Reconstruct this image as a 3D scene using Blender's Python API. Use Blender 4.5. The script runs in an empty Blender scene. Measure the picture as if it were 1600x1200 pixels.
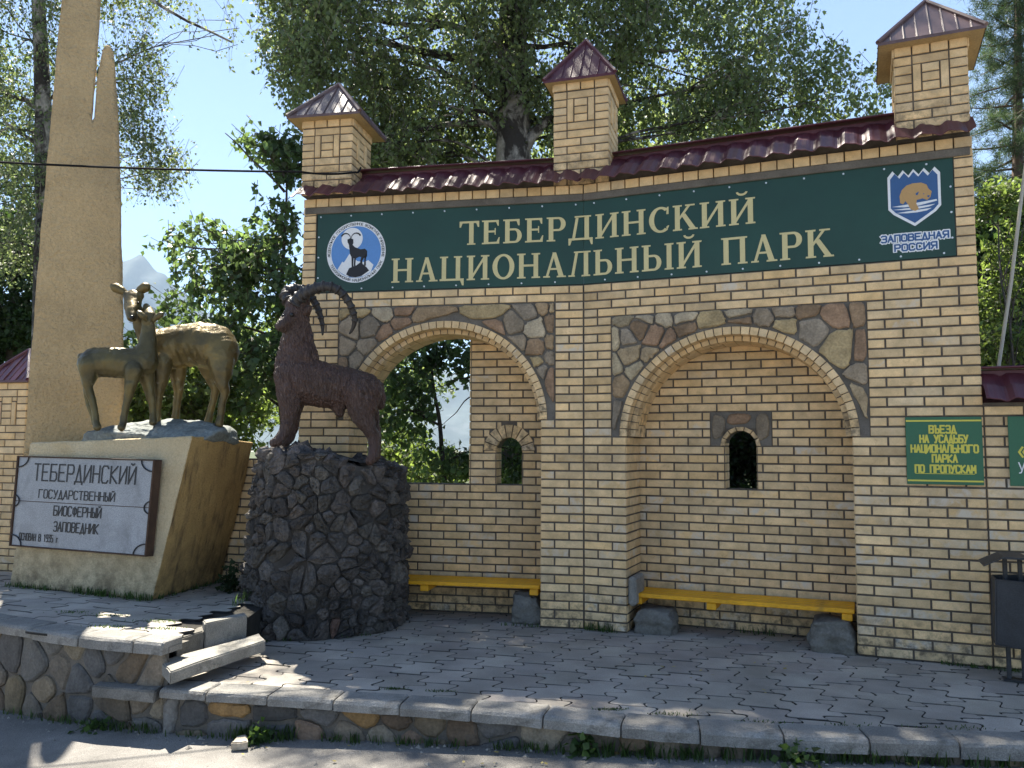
import bpy, bmesh, math, random
import numpy as np
from mathutils import Vector, Matrix, noise as mnoise
random.seed(7); RNG = np.random.default_rng(7)
PI = math.pi; R_ = math.radians
C = bpy.context.scene.collection
SC = bpy.context.scene
# ---------------------------------------------------------------- camera, sky, sun, exposure
CAM_F, PITCH, ROLL, CAM_H = 1279.06, 0.078977, 0.0057133, 1.568
cp_, sp_, cr_, sr_ = math.cos(PITCH), math.sin(PITCH), math.cos(ROLL), math.sin(ROLL)
FWD = np.array([0, cp_, sp_]); _u = np.array([0, -sp_, cp_]); _r = np.array([1.0, 0, 0])
RGT = cr_*_r + sr_*_u; UPV = cr_*_u - sr_*_r
cam = bpy.data.cameras.new('camera'); cam.sensor_width = 36; cam.lens = 36*CAM_F/1600
cam.clip_start = 0.05; cam.clip_end = 20000
camo = bpy.data.objects.new('camera', cam); C.objects.link(camo)
m = Matrix.Identity(4)
for i in range(3):
    m[i][0], m[i][1], m[i][2] = RGT[i], UPV[i], -FWD[i]
m[2][3] = CAM_H
camo.matrix_world = m
SC.camera = camo
SUN_AZ, SUN_EL = -25.0, 60.0         # degrees; azimuth from +Y towards +X
world = bpy.data.worlds.new('World'); SC.world = world; world.use_nodes = True
wn = world.node_tree; wn.nodes.clear()
wo = wn.nodes.new('ShaderNodeOutputWorld'); wb = wn.nodes.new('ShaderNodeBackground')
sk = wn.nodes.new('ShaderNodeTexSky'); sk.sky_type = 'NISHITA'; sk.sun_disc = False
sk.sun_elevation = R_(SUN_EL); sk.sun_rotation = R_(SUN_AZ)
sk.air_density = 0.95; sk.dust_density = 0.6; sk.ozone_density = 1.5; sk.altitude = 1300
wb.inputs['Strength'].default_value = 0.053
wn.links.new(sk.outputs[0], wb.inputs[0]); wn.links.new(wb.outputs[0], wo.inputs[0])
sun = bpy.data.lights.new('sun', 'SUN'); sun.energy = 5.0; sun.angle = R_(0.55); sun.color = (1.0, 0.93, 0.80)
suno = bpy.data.objects.new('sun', sun); C.objects.link(suno)
sd = Vector((math.sin(R_(SUN_AZ))*math.cos(R_(SUN_EL)), math.cos(R_(SUN_AZ))*math.cos(R_(SUN_EL)), math.sin(R_(SUN_EL))))
suno.rotation_euler = sd.to_track_quat('Z', 'Y').to_euler(); suno.location = (0, 0, 30)
SC.view_settings.view_transform = 'Standard'; SC.view_settings.look = 'None'
SC.view_settings.exposure = 2.12; SC.view_settings.gamma = 1.0; SC.view_settings.use_curve_mapping = False
SC.cycles.max_bounces = 8; SC.cycles.diffuse_bounces = 4; SC.cycles.transmission_bounces = 4; SC.cycles.volume_bounces = 0
SC.cycles.transparent_max_bounces = 8; SC.cycles.sample_clamp_indirect = 8; SC.cycles.use_denoising = True
# ---------------------------------------------------------------- geometry helpers
CAMP = np.array([0, 0, CAM_H])
def ray(px, py): return FWD + (px-800)/CAM_F*RGT - (py-600)/CAM_F*UPV
def at(px, py, Y):
    d = ray(px, py); return CAMP + d*(Y/d[1])
def onz(px, py, z):
    d = ray(px, py); return CAMP + d*((z-CAM_H)/d[2])
X0, Y0, FL, FR, RH, BL = 0.64109, 7.31481, 0.186408, 0.402514, 0.076328, 0.26
def facet(a, x0=X0, y0=Y0):
    tx, ty, nx, ny = math.cos(a), -math.sin(a), math.sin(a), math.cos(a)
    return lambda s, d, z: (x0+tx*s+nx*d, y0+ty*s+ny*d, z)
ML, MR = facet(FL), facet(FR)
def MS(s, d, z): return ML(s, d, z) if s < 0 else MR(s, d, z)
def MI(x, y, z): return (x, y, z)
class MB:
    def __init__(self): self.v, self.f, self.c, self.m = [], [], [], []
    def add(self, vs, fs, col=(1, 1, 1, 0), mi=0):
        b = len(self.v); self.v += [tuple(map(float, p)) for p in vs]
        for f in fs:
            self.f.append([b+i for i in f]); self.c.append(col); self.m.append(mi)
    def box(self, M, s0, s1, d0, d1, z0, z1, col=(1, 1, 1, 0), mi=0):
        vs = [M(s, d, z) for z in (z0, z1) for d in (d0, d1) for s in (s0, s1)]
        self.add(vs, [(0,2,3,1),(4,5,7,6),(0,1,5,4),(2,6,7,3),(0,4,6,2),(1,3,7,5)], col, mi)
    def bbox(self, M, s0, s1, d0, d1, z0, z1, b=.004, col=(1,1,1,0), mi=0):
        """box with chamfered edges (24 vertices)"""
        bm = bmesh.new()
        vs = [bm.verts.new((s, d, z)) for z in (z0, z1) for d in (d0, d1) for s in (s0, s1)]
        for f in [(0,2,3,1),(4,5,7,6),(0,1,5,4),(2,6,7,3),(0,4,6,2),(1,3,7,5)]: bm.faces.new([vs[i] for i in f])
        b = min(b, .45*min(abs(s1-s0), abs(d1-d0), abs(z1-z0)))
        bmesh.ops.bevel(bm, geom=bm.edges[:], offset=b, segments=1, affect='EDGES')
        bm.verts.index_update()
        self.add([M(*v.co) for v in bm.verts], [[v.index for v in f.verts] for f in bm.faces], col, mi); bm.free()
    def brick(self, M, s0, s1, z0, z1, col, d=0., dep=.016, b=.004, mi=0):
        """a facing brick: chamfered front at depth d, sides running back into the mortar"""
        vs = [M(s0+b,d,z0+b),M(s1-b,d,z0+b),M(s1-b,d,z1-b),M(s0+b,d,z1-b),
              M(s0,d+b,z0),M(s1,d+b,z0),M(s1,d+b,z1),M(s0,d+b,z1),
              M(s0,d+dep,z0),M(s1,d+dep,z0),M(s1,d+dep,z1),M(s0,d+dep,z1)]
        fs = [(0,1,2,3)]
        for i in range(4):
            j = (i+1) % 4; fs += [(4+i,4+j,j,i),(8+i,8+j,4+j,4+i)]
        self.add(vs, fs, col, mi)
    def tube(self, pts, rad, n=8, col=(1,1,1,0), mi=0, cap=True):
        pts = [Vector(p) for p in pts]
        if not hasattr(rad, '__len__'): rad = [rad]*len(pts)
        rings = []; up = None
        for i, p in enumerate(pts):
            t = (pts[min(i+1, len(pts)-1)] - pts[max(i-1, 0)])
            t = t.normalized() if t.length > 1e-9 else Vector((0,0,1))
            if up is None: up = t.orthogonal().normalized()
            up = (up - t*up.dot(t)); up = up.normalized() if up.length > 1e-6 else t.orthogonal().normalized()
            w = t.cross(up)
            rings.append([p + (up*math.cos(2*PI*k/n) + w*math.sin(2*PI*k/n))*rad[i] for k in range(n)])
        fs = []
        for i in range(len(pts)-1):
            for k in range(n):
                k2 = (k+1) % n; fs.append((i*n+k, i*n+k2, (i+1)*n+k2, (i+1)*n+k))
        if cap: fs += [tuple(range(n-1, -1, -1)), tuple((len(pts)-1)*n+k for k in range(n))]
        self.add([v for r in rings for v in r], fs, col, mi)
    def prism(self, M, poly, d0, d1, col=(1,1,1,0), mi=0, inset=0., dome=0.):
        """polygon in (s,z) (counter-clockwise from the front) extruded from back d1 to front d0"""
        n = len(poly); cs = sum(p[0] for p in poly)/n; cz = sum(p[1] for p in poly)/n
        vs = [M(s, d1, z) for s, z in poly]
        rings = [0]
        if inset > 0:
            vs += [M(s, d0 + min(inset*.8, abs(d1-d0)*.6), z) for s, z in poly]; rings.append(n)
            k = []
            for s, z in poly:
                L = math.hypot(s-cs, z-cz) or 1; q = max(0, 1-inset/L); k.append((cs+(s-cs)*q, cz+(z-cz)*q))
        else: k = poly
        rings.append(len(vs)); vs += [M(s, d0, z) for s, z in k]
        fs = []
        for a, b in zip(rings[:-1], rings[1:]):
            fs += [(a+i, a+(i+1) % n, b+(i+1) % n, b+i) for i in range(n)]
        t = rings[-1]
        if dome:
            vs.append(M(cs, d0-dome, cz)); fs += [(t+i, t+(i+1) % n, len(vs)-1) for i in range(n)]
        else: fs.append(tuple(t+i for i in range(n)))
        self.add(vs, fs, col, mi)
    def build(self, name, mats, parent=None, smooth=False, bevel=0):
        me = bpy.data.meshes.new(name)
        V = np.array(self.v, dtype=np.float64)
        o0 = np.array([(V[:,0].min()+V[:,0].max())/2, (V[:,1].min()+V[:,1].max())/2, V[:,2].min()])
        me.from_pydata([tuple(p) for p in V-o0], [], self.f); me.update()
        if not isinstance(mats, (list, tuple)): mats = [mats]
        for mm in mats: me.materials.append(mm)
        me.polygons.foreach_set('material_index', self.m)
        ca = me.color_attributes.new('Col', 'FLOAT_COLOR', 'CORNER')
        cnt = [len(f) for f in self.f]
        col = np.repeat(np.array([tuple(c)+(0,)*(4-len(c)) for c in self.c], dtype=np.float32), cnt, axis=0)
        ca.data.foreach_set('color', col.ravel())
        if smooth: me.polygons.foreach_set('use_smooth', [True]*len(self.f))
        return link(name, me, o0, parent)
def link(name, me, loc, parent=None):
    o = bpy.data.objects.new(name, me); C.objects.link(o)
    if parent is not None:
        o.parent = parent; o.location = Vector(loc) - wloc(parent)
    else: o.location = Vector(loc)
    return o
def wloc(o):
    l = Vector((0, 0, 0))
    while o is not None: l += o.location; o = o.parent
    return l
def np_mesh(name, V, F, mat, parent=None, smooth=False, loc=None, col=None):
    """fast mesh from arrays; F is (M,k)"""
    V = np.asarray(V, dtype=np.float64); F = np.asarray(F, dtype=np.int32); M_, k = F.shape
    o0 = np.array([V[:,0].mean(), V[:,1].mean(), V[:,2].min()]) if loc is None else np.array(loc)
    me = bpy.data.meshes.new(name); me.vertices.add(len(V)); me.vertices.foreach_set('co', (V-o0).astype(np.float32).ravel())
    me.loops.add(M_*k); me.loops.foreach_set('vertex_index', F.ravel())
    me.polygons.add(M_); me.polygons.foreach_set('loop_start', np.arange(0, M_*k, k, dtype=np.int32))
    me.polygons.foreach_set('loop_total', np.full(M_, k, dtype=np.int32))
    me.update(calc_edges=True); me.validate()
    if smooth: me.polygons.foreach_set('use_smooth', [True]*len(me.polygons))
    me.materials.append(mat)
    return link(name, me, o0, parent)
def tag(o, label=None, cat=None, group=None, kind=None):
    if label: o['label'] = label
    if cat: o['category'] = cat
    if group: o['group'] = group
    if kind: o['kind'] = kind
    return o
def thing(name, loc, label, cat, group=None):
    o = bpy.data.objects.new(name, None); C.objects.link(o); o.location = loc; o.empty_display_size = .2
    return tag(o, label, cat, group)
# ---------------------------------------------------------------- materials
def newmat(name):
    mt = bpy.data.materials.new(name); mt.use_nodes = True; nt = mt.node_tree; nt.nodes.clear()
    out = nt.nodes.new('ShaderNodeOutputMaterial')
    return mt, nt, out
def nd(nt, typ, **kw):
    n = nt.nodes.new(typ)
    for k, v in kw.items():
        if k.startswith('i_'):
            key = k[2:]; key = int(key) if key.isdigit() else key.replace('_', ' ')
            n.inputs[key].default_value = v
        else: setattr(n, k, v)
    return n
def mixc(nt, fac, a, b, mode='MIX'):
    n = nt.nodes.new('ShaderNodeMix'); n.data_type = 'RGBA'; n.blend_type = mode
    for i, v in ((0, fac), (6, a), (7, b)):
        if hasattr(v, 'links') or hasattr(v, 'is_linked'): nt.links.new(v, n.inputs[i])
        elif i == 0: n.inputs[0].default_value = v
        else: n.inputs[i].default_value = (*v[:3], 1)
    return n.outputs[2]
def ramp(nt, src, p0, p1, c0=0., c1=1.):
    n = nt.nodes.new('ShaderNodeMapRange'); n.inputs[1].default_value = p0; n.inputs[2].default_value = p1
    n.inputs[3].default_value = c0; n.inputs[4].default_value = c1; nt.links.new(src, n.inputs[0]); return n.outputs[0]
def mathn(nt, op, a, b=None):
    n = nt.nodes.new('ShaderNodeMath'); n.operation = op
    for i, v in enumerate((a, b)):
        if v is None: continue
        if hasattr(v, 'is_linked'): nt.links.new(v, n.inputs[i])
        else: n.inputs[i].default_value = v
    return n.outputs[0]
def noise(nt, co, scale, detail=4, rough=.55, dist=0.):
    n = nd(nt, 'ShaderNodeTexNoise'); n.inputs['Scale'].default_value = scale; n.inputs['Detail'].default_value = detail
    n.inputs['Roughness'].default_value = rough; n.inputs['Distortion'].default_value = dist
    nt.links.new(co, n.inputs['Vector']); return n.outputs[0]
def bumpn(nt, h, strength, dist=.01, prev=None):
    n = nd(nt, 'ShaderNodeBump'); n.inputs['Strength'].default_value = strength; n.inputs['Distance'].default_value = dist
    nt.links.new(h, n.inputs['Height'])
    if prev is not None: nt.links.new(prev, n.inputs['Normal'])
    return n.outputs[0]
def surface(name, base, var=.25, vscale=3., grain=40., gvar=.2, rough=.8, bump=.3, bscale=60., bdist=.006, attr=False, metallic=0., spec=.4,
            dark=None, dscale=2., dlo=.55, dhi=.75, coat=0., stretch=None):
    """general weathered surface: base colour (times a per-face colour), broad and fine mottling, optional blotches, bump"""
    mt, nt, out = newmat(name)
    tc = nd(nt, 'ShaderNodeTexCoord'); co = tc.outputs['Object']
    if stretch:
        mp = nd(nt, 'ShaderNodeMapping'); mp.inputs['Scale'].default_value = stretch; nt.links.new(co, mp.inputs['Vector']); co = mp.outputs[0]
    col = None
    if attr:
        a = nd(nt, 'ShaderNodeAttribute', attribute_name='Col'); col = mixc(nt, 1., a.outputs['Color'], base, 'MULTIPLY')
    n1 = noise(nt, co, vscale, 5); f1 = ramp(nt, n1, .3, .7, 1-var, 1+var)
    n2 = noise(nt, co, grain, 3); f2 = ramp(nt, n2, .25, .75, 1-gvar, 1+gvar)
    f = mathn(nt, 'MULTIPLY', f1, f2)
    cc = nd(nt, 'ShaderNodeVectorMath', operation='SCALE')
    if col is None: cc.inputs[0].default_value = base[:3]
    else: nt.links.new(col, cc.inputs[0])
    nt.links.new(f, cc.inputs['Scale']); c = cc.outputs[0]
    if dark is not None:
        n3 = noise(nt, co, dscale, 6, .65, .4); c = mixc(nt, ramp(nt, n3, dlo, dhi), c, dark)
    b = nd(nt, 'ShaderNodeBsdfPrincipled'); nt.links.new(c, b.inputs['Base Color'])
    b.inputs['Roughness'].default_value = rough; b.inputs['Metallic'].default_value = metallic
    b.inputs['Specular IOR Level'].default_value = spec; b.inputs['Coat Weight'].default_value = coat
    if bump:
        h = noise(nt, co, bscale, 5, .6)
        nt.links.new(bumpn(nt, h, bump, bdist), b.inputs['Normal'])
    nt.links.new(b.outputs[0], out.inputs[0]); return mt
def brick_mat():
    mt, nt, out = newmat('yellow_brick')
    co = nd(nt, 'ShaderNodeTexCoord').outputs['Object']
    a = nd(nt, 'ShaderNodeAttribute', attribute_name='Col')
    n1 = noise(nt, co, 9, 5); n2 = noise(nt, co, 120, 3)
    n6 = noise(nt, co, 1.1, 6, .6, .3)
    f = mathn(nt, 'MULTIPLY', mathn(nt, 'MULTIPLY', ramp(nt, n1, .3, .7, .78, 1.17), ramp(nt, n2, .25, .75, .9, 1.1)), ramp(nt, n6, .3, .7, .86, 1.10))
    cc = nd(nt, 'ShaderNodeVectorMath', operation='SCALE'); nt.links.new(a.outputs['Color'], cc.inputs[0]); nt.links.new(f, cc.inputs['Scale'])
    n5 = noise(nt, co, 17, 5, .65, .8)
    cc2 = mixc(nt, ramp(nt, n5, .58, .78, 0, .55), cc.outputs[0], (.33, .20, .085))
    n3 = noise(nt, co, 11, 6, .6, .6)
    wf = mathn(nt, 'MULTIPLY', ramp(nt, n3, .42, .66), a.outputs['Alpha'])      # lime bloom on some bricks
    c = mixc(nt, wf, cc2, (.58, .53, .45))
    sep = nd(nt, 'ShaderNodeSeparateXYZ'); nt.links.new(co, sep.inputs[0])
    n4 = noise(nt, co, 14, 6, .7)
    low = ramp(nt, sep.outputs['Z'], .05, .45, 1., 0.)
    dirt = mathn(nt, 'MULTIPLY', ramp(nt, n4, .45, .62), low)
    c = mixc(nt, mathn(nt, 'MULTIPLY', dirt, .8), c, (.07, .06, .045))
    b = nd(nt, 'ShaderNodeBsdfPrincipled'); nt.links.new(c, b.inputs['Base Color'])
    b.inputs['Roughness'].default_value = .72; b.inputs['Specular IOR Level'].default_value = .3
    h = noise(nt, co, 160, 4, .6); nt.links.new(bumpn(nt, h, .25, .003), b.inputs['Normal'])
    nt.links.new(b.outputs[0], out.inputs[0]); return mt
def leaf_mat(name, base, trans, var=.35, rough=.5):
    mt, nt, out = newmat(name)
    g = nd(nt, 'ShaderNodeNewGeometry'); r = g.outputs['Random Per Island']
    def tint(c):
        s = nd(nt, 'ShaderNodeVectorMath', operation='SCALE'); s.inputs[0].default_value = c
        nt.links.new(ramp(nt, r, 0, 1, 1-var, 1+var), s.inputs['Scale']); return s.outputs[0]
    d = nd(nt, 'ShaderNodeBsdfPrincipled'); nt.links.new(tint(base), d.inputs['Base Color'])
    d.inputs['Roughness'].default_value = rough; d.inputs['Specular IOR Level'].default_value = .35
    t = nd(nt, 'ShaderNodeBsdfTranslucent'); nt.links.new(tint(trans), t.inputs['Color'])
    mx = nd(nt, 'ShaderNodeMixShader'); mx.inputs[0].default_value = .42
    nt.links.new(d.outputs[0], mx.inputs[1]); nt.links.new(t.outputs[0], mx.inputs[2]); nt.links.new(mx.outputs[0], out.inputs[0])
    return mt
def plain(name, base, rough=.5, metallic=0., spec=.4, bump=0., bscale=80):
    return surface(name, base, var=.06, vscale=4, grain=60, gvar=.05, rough=rough, bump=bump, bscale=bscale, metallic=metallic, spec=spec)
M_BRICK = brick_mat()
M_MORTAR = surface('dark_mortar', (.105, .088, .070), var=.3, vscale=12, grain=200, bump=.5, bscale=150, rough=.95)
M_STONE = surface('field_stone', (1, 1, 1), attr=True, var=.3, vscale=9, grain=60, gvar=.25, rough=.85, bump=.7, bscale=28, bdist=.02, dark=(.10,.09,.08), dscale=9, dlo=.6, dhi=.85)
M_CEMENT = surface('grey_cement', (.128, .115, .098), var=.3, vscale=6, grain=110, bump=.6, bscale=90, rough=.95)
M_BASALT = surface('dark_basalt', (1, 1, 1), attr=True, var=.35, vscale=10, grain=55, gvar=.4, rough=.8, bump=.9, bscale=40, bdist=.015)
M_CONCRETE = surface('weathered_concrete', (.24, .232, .215), attr=True, var=.28, vscale=4, grain=130, gvar=.32, rough=.92, bump=.7, bscale=90, bdist=.012, dark=(.085,.08,.07), dscale=6, dlo=.52, dhi=.72)
M_PAVER = surface('grey_paver', (.315, .288, .250), attr=True, var=.26, vscale=2.2, grain=220, gvar=.28, rough=.9, bump=.5, bscale=200, bdist=.004)
M_SOIL = surface('dark_soil', (.022, .020, .016), var=.4, vscale=8, grain=90, bump=.8, bscale=60, rough=1)
M_STUCCO = surface('ochre_stucco', (.55, .40, .215), var=.16, vscale=1.6, grain=45, gvar=.12, rough=.9, bump=1., bscale=26, bdist=.05, dark=(.42,.31,.17), dscale=2.2, dlo=.55, dhi=.85)
M_ROOF = surface('maroon_metal_tile', (.085, .022, .030), var=.2, vscale=4, grain=50, gvar=.12, rough=.46, bump=.12, bscale=14, spec=.4)
M_CAP = surface('brown_profile_sheet', (.115, .070, .064), var=.25, vscale=5, grain=50, gvar=.12, rough=.34, bump=.08, bscale=12, spec=.5)
M_SOFFIT = surface('pale_soffit', (.38, .27, .13), var=.15, vscale=5, grain=60, rough=.8, bump=.1)
M_TRIM = surface('grey_lintel', (.13, .115, .095), var=.25, vscale=5, grain=90, rough=.9, bump=.4)
M_GREEN = surface('dark_green_board', (.011, .046, .031), var=.18, vscale=1.2, grain=9, gvar=.08, rough=.36, bump=.25, bscale=2.5, spec=.4)
M_GOLD = plain('cream_gold_lettering', (.58, .50, .25), .5)
M_WHITE = plain('white_print', (.74, .75, .76), .5)
M_BLUE = plain('sky_blue_print', (.10, .25, .55), .5)
M_NAVY = plain('deep_blue_print', (.035, .10, .25), .5)
M_BLACK = plain('black_print', (.012, .012, .015), .5)
M_BEAR = plain('ochre_print', (.46, .28, .11), .5)
M_SIGN = plain('bright_green_board', (.022, .12, .06), .4)
M_YELLOWP = plain('yellow_print', (.62, .55, .08), .5)
M_BENCH = surface('yellow_bench_paint', (.76, .36, .012), var=.16, vscale=6, grain=55, gvar=.16, rough=.5, bump=.5, bscale=45, stretch=(.25,1.,1.), dark=(.26,.14,.035), dscale=9, dlo=.60, dhi=.80)
M_BIN = surface('black_iron', (.028, .030, .034), var=.25, vscale=8, grain=90, gvar=.3, rough=.5, bump=.35, bscale=140, spec=.45)
M_SCREW = plain('steel_screw', (.62, .62, .60), .35, metallic=.6)
M_CABLE = plain('black_cable', (.012, .012, .013), .9, spec=.1)
def bcol(bloom=.12, lo=False):
    """one brick's colour: yellow clay, some darker or paler, alpha = lime bloom"""
    k = random.gauss(1, .085); h = random.gauss(0, .02)
    c = [.68*k*(1+h), .482*k, .256*k*(1-2.*h)]
    a = random.uniform(.4, 1) if random.random() < bloom else random.uniform(0, .14)
    return (*c, a)
def lay(mb, M, s0, s1, v0, v1, d=0., phase=0, excl=(), arches=(), mid=None, bloom=None, gap=.0145, anchor=None, zoff=0.):
    """running-bond facing between s0..s1 and rows v0..v1; excl = (s0,s1,v0,v1) rectangles; arches = (cs,vc,a,b)"""
    an = s0 if anchor is None else anchor
    for v in range(v0, v1):
        segs = [(s0, s1)]
        def cut(a, b):
            nonlocal segs
            o = []
            for p, q in segs:
                if b <= p or a >= q: o.append((p, q)); continue
                if a > p: o.append((p, a))
                if b < q: o.append((b, q))
            segs = o
        for e in excl:
            if e[2] <= v < e[3]: cut(e[0], e[1])
        for (cs, vc, a, b) in arches:
            dz = (v+.5-vc)*RH
            if 0 <= dz < b:
                w = a*math.sqrt(1-(dz/b)**2); cut(cs-w, cs+w)
        off = an + (BL/2 if (v+phase) % 2 else 0)
        bl = (.26 if v < 18 else .05) if bloom is None else bloom
        for p, q in segs:
            k0 = math.floor((p-off)/BL)
            x = off + k0*BL
            while x < q-1e-6:
                a, b = max(x, p), min(x+BL, q)
                if b-a > .03:
                    j = random.uniform(-.0012, .0012)
                    mb.brick(M, a+gap/2, b-gap/2, v*RH+gap/2+zoff+j, (v+1)*RH-gap/2+zoff+j, bcol(bl), d=d+random.uniform(0, .0022))
                x += BL
# ================================================================ THE BRICK GATE
def clip_half(poly, nx, ny, c):
    """keep nx*x+ny*y <= c"""
    out = []
    for i in range(len(poly)):
        a, b = poly[i], poly[(i+1) % len(poly)]
        da, db = nx*a[0]+ny*a[1]-c, nx*b[0]+ny*b[1]-c
        if da <= 0: out.append(a)
        if da*db < 0:
            t = da/(da-db); out.append((a[0]+(b[0]-a[0])*t, a[1]+(b[1]-a[1])*t))
    return out
def cells(pts, poly):
    res = []
    for i, p in enumerate(pts):
        c = list(poly)
        for j, q in enumerate(pts):
            if i == j or (p[0]-q[0])**2+(p[1]-q[1])**2 > 4: continue
            nx, ny = q[0]-p[0], q[1]-p[1]
            c = clip_half(c, nx, ny, nx*(p[0]+q[0])/2+ny*(p[1]+q[1])/2)
            if len(c) < 3: break
        res.append(c if len(c) > 2 else None)
    return res
def area(p): return .5*sum(p[i][0]*p[(i+1) % len(p)][1]-p[(i+1) % len(p)][0]*p[i][1] for i in range(len(p)))
def shrink_round(poly, g, rng, k=2, wob=.006, cut=.22):
    """inset a convex polygon by g, then round its corners and roughen it a little"""
    if area(poly) < 0: poly = poly[::-1]
    q = list(poly)
    for i in range(len(poly)):
        a, b = poly[i], poly[(i+1) % len(poly)]
        ex, ey = b[0]-a[0], b[1]-a[1]; L = math.hypot(ex, ey)
        if L < 1e-6: continue
        nx, ny = ey/L, -ex/L; q = clip_half(q, nx, ny, nx*a[0]+ny*a[1]-g)
        if len(q) < 3: return None
    if area(q) < .0006: return None
    for _ in range(k):
        o = []
        for i in range(len(q)):
            a, b = q[i], q[(i+1) % len(q)]
            o += [(a[0]*(1-cut)+b[0]*cut, a[1]*(1-cut)+b[1]*cut), (a[0]*cut+b[0]*(1-cut), a[1]*cut+b[1]*(1-cut))]
        q = o
    return [(x+rng.uniform(-wob, wob)*.5, y+rng.uniform(-wob, wob)*.5) for x, y in q]
STONES = [(.30,.21,.12),(.34,.255,.15),(.27,.18,.105),(.37,.30,.19),(.27,.215,.15),(.42,.345,.235),(.30,.19,.115),(.25,.205,.15),(.36,.27,.14),(.30,.235,.16)]
def relax(pts, ok, it, dmin):
    pts = [list(p) for p in pts]
    for _ in range(it):
        for i in range(len(pts)):
            fx = fy = 0
            for j in range(len(pts)):
                if i == j: continue
                dx, dy = pts[i][0]-pts[j][0], pts[i][1]-pts[j][1]; d = math.hypot(dx, dy)+1e-6
                if d < dmin: fx += dx/d*(dmin-d)*.3; fy += dy/d*(dmin-d)*.3
            n = (pts[i][0]+fx, pts[i][1]+fy)
            if ok(*n): pts[i] = list(n)
    return pts
gate = thing('brick_gate', (X0, Y0, 0), 'tall yellow brick entrance wall with two arched niches and three capped pillars', 'gate')
OP, RNGT = .91, .065
archL = dict(M=ML, cs=-1.30, v=24, top=38); archR = dict(M=MR, cs=1.30, v=22, top=36)
A_IN, B_IN = .91, .86
# --- mortar cores (the walls behind the facing bricks)
core = MB(); E_ = .010
def cbox(M, s0, s1, v0, v1, d0=E_, d1=.5): core.box(M, s0, s1, d0, d1, v0*RH, v1*RH)
SLL, SLR = -10.5*BL, 12*BL
cbox(ML, SLL+E_, -8.5*BL-E_, 0, 24); cbox(ML, -1.5*BL+E_, 0, 0, 24)
cbox(MR, 0, 1.5*BL-E_, 0, 22); cbox(MR, 8.5*BL+E_, SLR-E_, 0, 22)
cbox(ML, SLL+E_, -9*BL, 24, 40); cbox(ML, -1*BL, 0, 24, 40); cbox(MR, 0, BL, 22, 40); cbox(MR, 9*BL, SLR-E_, 22, 40)
cbox(ML, -9*BL, -BL, 38, 40); cbox(MR, BL, 9*BL, 36, 40)
cbox(ML, SLL+E_, 0, 40, 53.2, .05); cbox(MR, 0, SLR-E_, 40, 53.2, .05)          # behind the board
cbox(ML, SLL+E_, SLL+.135, 40, 51, E_, .06); cbox(MR, SLR-.135, SLR-E_, 40, 51, E_, .06)
core.build('wall_core', M_MORTAR, gate)
# --- facing bricks
def wall_part(name, fn, mats=(M_BRICK,)):
    b = MB(); fn(b); return b.build(name, list(mats), gate)
def face_left(b):
    lay(b, ML, SLL, -8.5*BL, 0, 24, phase=0, anchor=-8.5*BL)
    lay(b, ML, SLL, -9*BL, 24, 40, phase=0, anchor=-9*BL)
    lay(b, ML, -1.5*BL, 0, 0, 24, phase=0, anchor=-1.5*BL, )
    lay(b, ML, -BL, 0, 24, 38, phase=0, anchor=-BL)
    lay(b, ML, -9*BL, 0, 38, 40, phase=0, anchor=-9*BL)
    for v in range(40, 51): b.brick(ML, SLL+.004, SLL+.131, v*RH+.006, (v+1)*RH-.006, bcol(0))
    for k in range(21): b.brick(ML, SLL+k*.13+.005, SLL+k*.13+.125, 51.05*RH, 52.1*RH, bcol(0), d=-.004, dep=.06)
def face_right(b):
    lay(b, MR, 0, 1.5*BL, 0, 22, phase=1, anchor=0)
    lay(b, MR, 8.5*BL, SLR, 0, 22, phase=1, anchor=8.5*BL)
    lay(b, MR, 0, BL, 22, 36, phase=0, anchor=0); lay(b, MR, 9*BL, SLR, 22, 36, phase=0, anchor=9*BL)
    lay(b, MR, 0, SLR, 36, 40, phase=1, anchor=0)
    for v in range(40, 51): b.brick(MR, SLR-.131, SLR-.004, v*RH+.006, (v+1)*RH-.006, bcol(0))
    for k in range(24): b.brick(MR, k*.13+.005, k*.13+.125, 51.05*RH, 52.1*RH, bcol(0), d=-.004, dep=.06)
def face_end_(b): lay(b, lambda u, d, z: ML(SLL+d, u, z), .012, .5, 0, 51, anchor=0, phase=1)
wall_part('brick_facing', face_end_)
def face_end(b):
    lay(b, lambda u, d, z: MR(SLR-d, u, z), .012, .5, 0, 51, anchor=0, phase=1)
wall_part('brick_facing', face_end)
wall_part('brick_facing', face_left); wall_part('brick_facing', face_right)
# --- the grey lintel over the board
lt = MB(); lt.bbox(ML, SLL+.02, -.002, -.012, .06, 50.15*RH, 51.0*RH, .006); lt.bbox(MR, .0, SLR-.02, -.012, .06, 50.15*RH, 51.0*RH, .006)
lt.build('lintel', M_TRIM, gate)
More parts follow.
